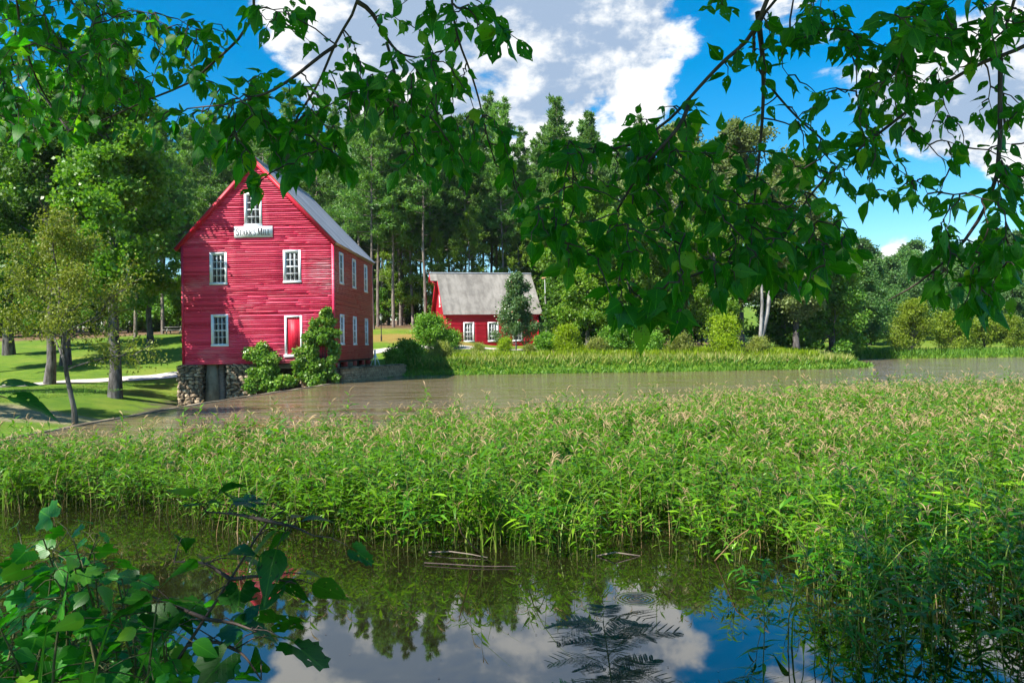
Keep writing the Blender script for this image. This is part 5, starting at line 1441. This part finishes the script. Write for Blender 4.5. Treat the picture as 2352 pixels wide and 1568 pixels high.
left_limbs = [
    (PL((2.6, 3.0), (560, -160), (590, 20), (520, 120), (440, 190), (300, 250), (160, 300)), .012, .003),
    (PL((2.6, 2.9), (30, -140), (40, 60), (80, 180), (130, 260)), .011, .003),
    (PL((2.4, 2.6), (820, -120), (826, 4), (770, 100), (716, 210), (670, 290), (640, 360)), .011, .003),
    (PL((2.4, 2.6), (826, 4), (872, 50), (905, 118), (958, 132)), .008, .0025),
    (PL((2.4, 2.5), (770, 100), (690, 170), (600, 215), (545, 245), (430, 250)), .006, .002),
    (PL((2.4, 2.6), (905, 118), (915, 200), (880, 260), (820, 300)), .005, .002),
    (PL((2.2, 2.4), (1030, -140), (1040, 30), (1060, 110), (1090, 200), (1110, 300), (1140, 380)), .010, .002)]
left_blobs = [
    (110, 60, 190, 120, 56, 2.4, 3.8, .95), (90, 210, 160, 120, 50, 2.4, 3.8, .9), (300, 130, 150, 110, 42, 2.4, 3.4, .9), (420, 110, 80, 110, 14, 2.4, 3.0, .95), (240, 260, 140, 70, 16, 2.4, 3.2, .85), (30, 330, 60, 40, 3, 2.4, 2.8, .9),
    (560, 230, 80, 60, 7, 2.3, 2.6, 1.0), (660, 235, 90, 85, 14, 2.2, 2.6, 1.0), (560, 330, 130, 60, 11, 2.2, 2.6, 1.05), (700, 330, 110, 60, 10, 2.2, 2.6, 1.0), (600, 395, 90, 35, 4, 2.1, 2.4, 1.1), (770, 360, 70, 40, 5, 2.2, 2.5, 1.05), (420, 300, 70, 60, 5, 2.3, 2.7, .95),
    (560, 40, 90, 45, 5, 2.3, 2.6, 1.1), (690, 60, 60, 60, 4, 2.3, 2.7, .9), (790, 185, 80, 70, 5, 2.2, 2.6, .9), (760, 240, 40, 40, 3, 2.3, 2.6, .9),
    (930, 190, 90, 70, 12, 2.1, 2.6, .95), (900, 290, 100, 60, 10, 2.1, 2.5, .95), (1010, 230, 90, 80, 9, 2.1, 2.5, 1.0), (1060, 340, 80, 50, 6, 2.1, 2.5, 1.0), (980, 370, 90, 40, 6, 2.1, 2.5, .95), (930, 40, 80, 50, 4, 2.2, 2.5, 1.0), (1080, 40, 70, 50, 6, 2.0, 2.4, 1.0), (1160, 80, 50, 30, 2, 1.9, 2.2, 1.25), (1030, 400, 60, 20, 2, 2.1, 2.4, 1.0),
    (1150, 330, 50, 40, 3, 2.2, 2.5, 1.0), (1190, 420, 40, 50, 3, 2.2, 2.5, .9),
    (120, -190, 300, 110, 26, 2.3, 3.0, .95), (620, -170, 260, 100, 16, 2.2, 2.8, .95), (1010, -150, 150, 90, 9, 2.1, 2.6, 1.0)]
overhang('overhanging_tree', (-3.6, -0.9, .45), left_limbs, left_blobs, [((-2.6, .2, 6.0), (2.8, 2.2, 1.0), 260), ((-3.0, -2.0, 6.3), (2.6, 2.0, 1.2), 160), ((-1.0, 1.4, 5.0), (1.8, 1.4, .7), 90)], M['l_over'], 'leafy branches hanging into the picture from the upper left', 51)
right_limbs = [
    (PL((2.2, 2.5), (1800, -130), (1760, 10), (1720, 95), (1640, 160), (1590, 225), (1520, 300), (1420, 350), (1250, 330)), .016, .003),
    (PL((2.3, 2.5), (1765, 60), (1745, 130), (1755, 260), (1730, 480)), .009, .003),
    (PL((2.4, 2.6), (1700, 90), (1760, 200), (1830, 270), (1900, 330)), .010, .003),
    (PL((2.2, 2.4), (2420, 60), (2340, 110), (2220, 160), (2100, 250), (1960, 350), (1860, 440), (1790, 560)), .014, .003),
    (PL((2.3, 2.5), (2350, -120), (2330, 20), (2290, 140), (2310, 310)), .011, .004),
    (PL((2.2, 2.4), (1590, 225), (1560, 300), (1480, 380), (1420, 480), (1380, 560)), .007, .002),
    (PL((2.1, 2.3), (1790, 560), (1700, 600), (1560, 640), (1500, 700)), .006, .002),
    (PL((2.2, 2.3), (2380, 330), (2300, 420), (2220, 560), (2100, 660), (2040, 690)), .007, .0018)]
right_blobs = [
    (1330, 330, 90, 40, 5, 2.2, 2.5, 1.0), (1270, 440, 90, 60, 8, 2.1, 2.5, .9), (1240, 530, 60, 50, 5, 2.0, 2.4, .95), (1330, 560, 100, 60, 9, 2.0, 2.4, 1.05),
    (1420, 400, 120, 80, 15, 2.1, 2.6, 1.0), (1530, 300, 90, 70, 8, 2.2, 2.5, 1.2), (1560, 420, 130, 110, 20, 2.1, 2.7, 1.0), (1700, 420, 140, 120, 22, 2.1, 2.7, .95), (1840, 420, 110, 110, 14, 2.1, 2.7, .95), (1460, 530, 130, 70, 14, 2.0, 2.5, 1.05), (1640, 560, 150, 70, 15, 2.0, 2.5, 1.05), (1800, 560, 120, 70, 11, 2.0, 2.5, 1.05), (1920, 560, 60, 60, 6, 2.1, 2.4, 1.0),
    (1500, 680, 100, 50, 9, 1.9, 2.2, 1.15), (1470, 730, 30, 20, 1, 1.85, 2.0, 1.2), (1720, 640, 110, 30, 7, 2.0, 2.3, 1.1), (1880, 620, 60, 40, 4, 2.0, 2.3, 1.05),
    (1760, 130, 110, 80, 8, 2.2, 2.5, .95), (1880, 60, 90, 60, 9, 2.1, 2.5, 1.1), (1990, 130, 90, 50, 8, 2.2, 2.5, 1.0), (2120, 60, 120, 70, 17, 2.0, 2.5, 1.1), (2280, 80, 90, 100, 14, 2.0, 2.5, 1.0), (1930, 290, 110, 90, 14, 2.1, 2.5, .85), (2090, 220, 110, 90, 16, 2.1, 2.5, .95), (2020, 400, 90, 70, 8, 2.1, 2.4, .95), (2180, 330, 80, 60, 5, 2.2, 2.5, .85), (2110, 440, 50, 40, 4, 2.1, 2.4, .95),
    (2310, 280, 60, 110, 7, 2.1, 2.5, .9), (2320, 420, 50, 60, 6, 2.0, 2.4, .95), (2230, 540, 70, 40, 6, 2.0, 2.3, 1.05), (2300, 600, 70, 60, 9, 1.9, 2.3, 1.05), (2180, 650, 90, 40, 8, 2.0, 2.3, .95), (2270, 700, 80, 40, 7, 1.9, 2.2, 1.05), (2130, 590, 20, 30, 1, 2.0, 2.1, 1.1), (1660, 20, 50, 30, 3, 2.2, 2.4, .9),
    (1780, -170, 220, 100, 14, 2.1, 2.7, 1.0), (2250, -150, 260, 110, 22, 2.1, 2.7, 1.0), (2500, 200, 90, 300, 16, 2.1, 2.6, 1.0)]
overhang('overhanging_tree', (3.7, -1.0, .45), right_limbs, right_blobs, [((.4, 1.5, 5.4), (2.4, 1.8, .9), 150), ((3.2, 1.8, 5.6), (2.6, 2.4, 1.0), 80), ((2.0, -1.4, 6.2), (3.0, 2.2, 1.2), 180), ((1.2, 3.6, 5.3), (2.2, 1.4, .5), 50), ((4.2, 4.2, 5.6), (2.2, 1.4, .6), 46), ((-1.0, 4.2, 6.0), (1.7, 1.3, .5), 16), ((1.3, 5.0, 6.1), (1.9, 1.2, .5), 18), ((3.9, 5.6, 6.2), (1.9, 1.2, .5), 16)], M['l_over'], 'dense leafy branches hanging across the picture from the upper right', 52)

# ------------------------------------------------------------------ plants at the near bank
def stem_tube(mb, pts, r0, r1, n=5):
    q = np.array([tuple(p) for p in pts])
    if len(q) > 2:
        t = np.linspace(0, 1, len(q)); tt = np.linspace(0, 1, len(q) * 4)
        q = np.stack([np.interp(tt, t, q[:, i]) for i in range(3)], 1)
        for _ in range(3): q[1:-1] = (q[:-2] + q[2:] + 2 * q[1:-1]) / 4
    mb.tube(q, np.linspace(r0, r1, len(q)), n); return q
LOBE = [lobed_template(.125, .125, 500 + i, l_) for i, l_ in enumerate((5, 3, 5))]
BROAD = [leaf_template([.15, .70, .97, 1.0, .88, .68, .42, .16, .02], .12, .068, f_, d_, .10, 510 + i) for i, (f_, d_) in enumerate(((.2, .2), (.3, .4)))]
VT = LOBE + BROAD
vine_meshes = [tmpl_mesh('vine_leaf_%d' % i, T, M['l_vine']) for i, T in enumerate(VT)]
sap_meshes = [tmpl_mesh('sapling_leaf_%d' % i, T, M['l_sap']) for i, T in enumerate(VT)]
def leafy_stems(name, base, stems, nleaf, label, seed, meshes, kinds, lsc=(.7, 1.15), stem_mat='vinestem', r0=.007, limit=300, cat='bush'):
    r = random.Random(seed); root = empty(name, base); B = Vector(base); tag(root, label, cat)
    leaves = []
    for path in stems:
        mb = MB(); q = stem_tube(mb, [p - B for p in path], r0, .0018)
        o = mb.build('stem', M[stem_mat], root, True)
        Ls = np.cumsum(np.r_[0, np.linalg.norm(np.diff(q, axis=0), axis=1)])
        per = max(3, int(nleaf / len(stems)))
        for k in range(per):
            f = (r.uniform(.15, 1.0) if k else 1.0) * Ls[-1]
            p = Vector([float(np.interp(f, Ls, q[:, i])) for i in range(3)])
            az = r.random() * 6.28; el = r.uniform(-.5, .6); L = r.uniform(.02, .13)
            d = Vector((math.cos(az) * math.cos(el), math.sin(az) * math.cos(el), math.sin(el)))
            e = p + d * L
            mp_ = MB().tube([tuple(p), tuple(p.lerp(e, .5) + Vector((0, 0, .008))), tuple(e)], [.0018, .0014, .0010], 4)
            leaves.append((r.choice(kinds), frame(e, d + Vector((0, 0, -r.uniform(0, .7))), Vector((r.gauss(0, .55), -.25 + r.gauss(0, .5), .9 + r.gauss(0, .3))), r.uniform(*lsc)), mp_))
    pet = MB()
    for tk, Mx, mp_ in leaves: pet.add(mp_.V[0], mp_.F[0])
    o = link('leaf_stalks', pet.mesh('leaf_stalks', M[stem_mat], True), root); o['kind'] = 'stuff'
    leaves.sort(key=lambda q: -screen_size(Matrix.Translation(B) @ q[1], .12))
    for tk, Mx, _ in leaves[:limit]: link('leaf', meshes[tk], root, None, Mx)
    if len(leaves) > limit:
        g2 = np.random.default_rng(seed); Vs, Us, Rs, me_l = [], [], [], None
        for kd in sorted(set(q[0] for q in leaves[limit:])):
            Ms = np.array([np.array(Mx) for tk, Mx, _ in leaves[limit:] if tk == kd])
            V, F, uv, rd = join_template(*VT[kd], Ms, g2)
            o = link('leaves', quad_mesh('leaves', V, F, [meshes[kd].materials[0]], True, uv=uv, rnd=rd), root); o['kind'] = 'stuff'
    return root
def stemto(u, v, D, ub, wob=.06, seed=0):
    """A stem from the bank below the picture up to a point in view."""
    r = random.Random(seed); e = at(u, v, D)
    b = Vector((at(ub, 1500, D).x, D - .1 + r.uniform(-.1, .1), .25))
    return [b, b.lerp(e, .4) + Vector((r.gauss(0, wob), r.gauss(0, wob), .05)), b.lerp(e, .75) + Vector((r.gauss(0, wob), r.gauss(0, wob), .07)), e]
vs = []
vr = random.Random(61)
for i in range(46):
    u = vr.uniform(-60, 400); top = 1195 + max(0, (u - 250)) * 1.4 + max(0, 80 - u) * .6
    v = vr.uniform(top + 20, 1560); D = vr.uniform(1.75, 2.6)
    vs.append(stemto(u, v, D, u + vr.uniform(-90, 60), .06, i))
leafy_stems('vine_shrub', (-1.05, 2.1, .28), vs, 1350, 'tangle of bright lobed vine leaves in the lower left corner', 62, vine_meshes, [0, 0, 1, 2, 3, 4], (.34, .74))
sap = [[at(330, 1640, 1.9), at(430, 1480, 1.9), at(530, 1330, 1.92), at(612, 1195, 1.95), at(655, 1170, 1.97)],
       [at(430, 1480, 1.9), at(500, 1470, 1.88), at(560, 1500, 1.85), at(600, 1560, 1.84)], [at(530, 1330, 1.92), at(600, 1320, 1.9), at(680, 1340, 1.88)],
       [at(530, 1330, 1.92), at(470, 1290, 1.95), at(400, 1290, 1.97)], [at(470, 1420, 1.9), at(400, 1390, 1.95), at(350, 1370, 2.0)], [at(612, 1195, 1.95), at(680, 1210, 1.93), at(720, 1230, 1.9)],
       [at(612, 1195, 1.95), at(540, 1180, 1.98), at(470, 1175, 2.0)], [at(470, 1420, 1.9), at(540, 1430, 1.86), at(590, 1450, 1.84)]]
sb_ = sap[0][0]
leafy_stems('leaning_sapling', (sb_.x, sb_.y, .28), [[Vector((sb_.x - .12, sb_.y, .28)), *sap[0]]] + sap[1:], 46, 'dark leaved sapling leaning over the water from the lower left', 64, sap_meshes, [3, 4, 3, 4, 1, 0], (.6, 1.05), 'twig', .0055)
side = [[at(-170, 1010, 1.5), at(-130, 900, 1.5), at(-90, 895, 1.5), at(-50, 915, 1.5)], [at(-170, 1010, 1.5), at(-120, 930, 1.48), at(-70, 945, 1.46)], [at(-90, 760, 1.6), at(-30, 740, 1.6), at(5, 745, 1.6)]]
leafy_stems('side_sapling', (-1.35, 1.5, .4), [[Vector((-1.35, 1.5, .4)), Vector((-1.2, 1.52, 1.2)), *side[0]], side[1], [Vector((-1.2, 1.52, 1.2)), *side[2]]], 15, 'few dark leaves of a sapling at the left edge of the picture', 66, sap_meshes, [3, 4], (.55, .85), 'twig', .004)
# long grass blades in the corner
gb = empty('tall_grass_clump', (-1.0, 2.0, .3)); tag(gb, 'long bright grass blades arching up through the corner vines', 'grass')
for i, (u0, u1, v1, D) in enumerate([(110, 170, 1300, 1.75), (150, 120, 1340, 1.8), (60, 260, 1420, 1.7), (90, 20, 1330, 1.8), (200, 260, 1380, 1.85)]):
    b = at(u0, 1700, D); e = at(u1, v1, D - .1); b = Vector((b.x, b.y, .3))
    n = 12; V = []
    for k in range(n + 1):
        t = k / n; p = b.lerp(e, t) + Vector((0, 0, .25 * math.sin(math.pi * t) * .4)) + Vector((.08 * t * t, 0, -.10 * t ** 4)); hw = .009 * (1 - t) ** .6 + .0006
        V += [tuple(p - gb.location + Vector((-hw, 0, 0))), tuple(p - gb.location + Vector((0, .004, -.002))), tuple(p - gb.location + Vector((hw, 0, 0)))]
    F = []
    for k in range(n): a = k * 3; F += [[a, a + 1, a + 4, a + 3], [a + 1, a + 2, a + 5, a + 4]]
    link('grass_blade', quad_mesh('grass_blade', np.array(V), np.array(F), [M['l_grass']], True, rnd=np.full(len(F), i / 5)), gb)

# feathery mimosa sapling standing at the near bank
def frond_mesh(seed):
    r = random.Random(seed); mb = MB(); P, D, N, S = [], [], [], []
    L = .30; n = 9
    def rach(t): return Vector((0, L * t, .10 * L * math.sin(t * 2.2) - .42 * L * t * t))
    mb.tube([tuple(rach(t)) for t in np.linspace(0, 1, 8)], np.linspace(.0016, .0007, 8), 4)
    for i in range(n):
        t = .22 + .78 * i / (n - 1)
        for s_ in (-1, 1):
            p0 = rach(t); pl = L * .36 * math.sin(math.pi * (.25 + .62 * (i / (n - 1)))) + .02
            d = Vector((s_ * .85, .55, -.12 + r.uniform(-.12, .08))).normalized()
            e = p0 + d * pl + Vector((0, 0, -.12 * pl))
            mb.tube([tuple(p0), tuple(e)], [.0007, .0004], 3)
            m = 15
            for k in range(m):
                c = p0.lerp(e, (k + .7) / m)
                lat = d.cross(Vector((0, 0, 1))).normalized()
                for q in (-1, 1):
                    P.append(tuple(c)); D.append(tuple(lat * q + d * .45)); N.append((r.uniform(-.2, .2), r.uniform(-.2, .2), 1)); S.append(.0125 * math.sin(math.pi * (.2 + .7 * k / m)) + .003)
    V, F = leaf_quads(np.array(P), np.array(D), np.array(N), np.array(S), .27, .03)
    g2 = np.random.default_rng(seed)
    return quad_mesh('leaflets', V, F, [M['f_mim']], False, rnd=g2.random(len(F))), mb.mesh('leaf_stalk', M['vinestem'], True)
FR = [frond_mesh(k) for k in range(3)]
def mimosa(loc, top, fronds, label, seed):
    r = random.Random(seed); root = empty('mimosa_sapling', loc); B = Vector(loc); tag(root, label, 'plant')
    top = Vector(top)
    mb = MB(); q = stem_tube(mb, [Vector((0, 0, 0)), (top - B) * .5 + Vector((.04, 0, .05)), top - B], .006, .002)
    mb.build('stem', M['vinestem'], root, True)
    for k in range(fronds):
        t = .45 + .55 * (k + .5) / fronds; p = Vector([np.interp(t, np.linspace(0, 1, len(q)), q[:, i]) for i in range(3)])
        az = k * 2.4 + r.uniform(-.3, .3); el = r.uniform(-.2, .5) + .3 * t
        d = Vector((math.cos(az) * math.cos(el), math.sin(az) * math.cos(el), math.sin(el)))
        lf, stk = FR[k % 3]
        o = link('frond', lf, root, None, frame(p, d, (0, 0, 1), r.uniform(.45, .85)))
        link('leaf_stalk', stk, o)
    return root
mt = at(1385, 1425, 3.1)
mimosa((mt.x, 3.05, .18), mt, 34, 'feathery mimosa sapling at the bottom edge right of centre', 71)
mt2 = at(1650, 1560, 2.9)
mimosa((mt2.x + .15, 2.8, .15), mt2, 6, 'second smaller feathery sapling cut by the bottom edge', 72)

# floating twigs and dead stalks in the open water
def stick(name, pts, r0, r1, lab, mat='oldwood'):
    c = pts[0]; root = link(name, MB().tube([tuple(Vector(p) - Vector((c[0], c[1], 0))) for p in pts], np.linspace(r0, r1, len(pts)), 6, True).mesh(name, M[mat], True)); root.location = (c[0], c[1], 0)
    return tag(root, lab, 'stick')
def wpt(u, v, z=.012):
    d = CR3 @ Vector(((u - 1176.0) / FD, -(v - 784.0) / FD, -1.0)); t = (z - EYE.z) / d.z; p = EYE + d * t; return (p.x, p.y, z)
stick('floating_stick', [wpt(985, 1268), wpt(1035, 1266, .03), wpt(1080, 1272, .02), wpt(1120, 1280, .01)], .008, .004, 'broken stick floating in front of the weed bed', 'oldwood')
stick('floating_stick', [wpt(975, 1292), wpt(1050, 1296, .015), wpt(1110, 1300), wpt(1185, 1300)], .007, .005, 'dark wet stick lying nearer than the broken one', 'twig')
stick('floating_stick', [wpt(1370, 1276, .0), wpt(1412, 1268, .05), wpt(1470, 1276, .0)], .009, .007, 'arched dark stick poking out of the water')
stick('dead_stalk', [wpt(1100, 1270, -.02), at(1060, 1225, 7.2), at(1050, 1190, 7.2)], .008, .004, 'bent dead stalk at the front of the weeds', 'wood')
stick('dead_stalk', [wpt(1640, 1290, -.02), at(1690, 1235, 6.9), at(1720, 1215, 6.9)], .007, .004, 'dry stalk slanting out of the water on the right', 'wood')
g_ = np.random.default_rng(12); n = 170
X = g_.uniform(-3.2, 3.5, n); Y = g_.uniform(4.2, 7.6, n)
V, F = leaf_quads(np.stack([X, Y, np.full(n, .004)], 1), np.stack([g_.normal(size=n), g_.normal(size=n), np.zeros(n)], 1), np.tile([0, 0, 1.0], (n, 1)), g_.uniform(.006, .022, n), .3, .05)
tag(link('floating_debris', quad_mesh('floating_debris', V, F, [M['twig']], False)), 'scattered specks of debris floating on the calm water', 'debris', kind='stuff')

# ------------------------------------------------------------------ damp summer air
hm, ht, hout = new_mat('summer_haze')
pv = ht.new('ShaderNodeVolumePrincipled')
pv.inputs['Color'].default_value = (0.80, 0.90, 1.0, 1)
pv.inputs['Density'].default_value = 0.00010
pv.inputs['Anisotropy'].default_value = 0.2
ht.l.new(pv.outputs[0], hout.inputs['Volume'])
hz = MB().box(-320, 320, -60, 340, -4.5, 46).build('haze', hm)
tag(hz, 'thin bluish summer haze over the pond and woods', kind='stuff')
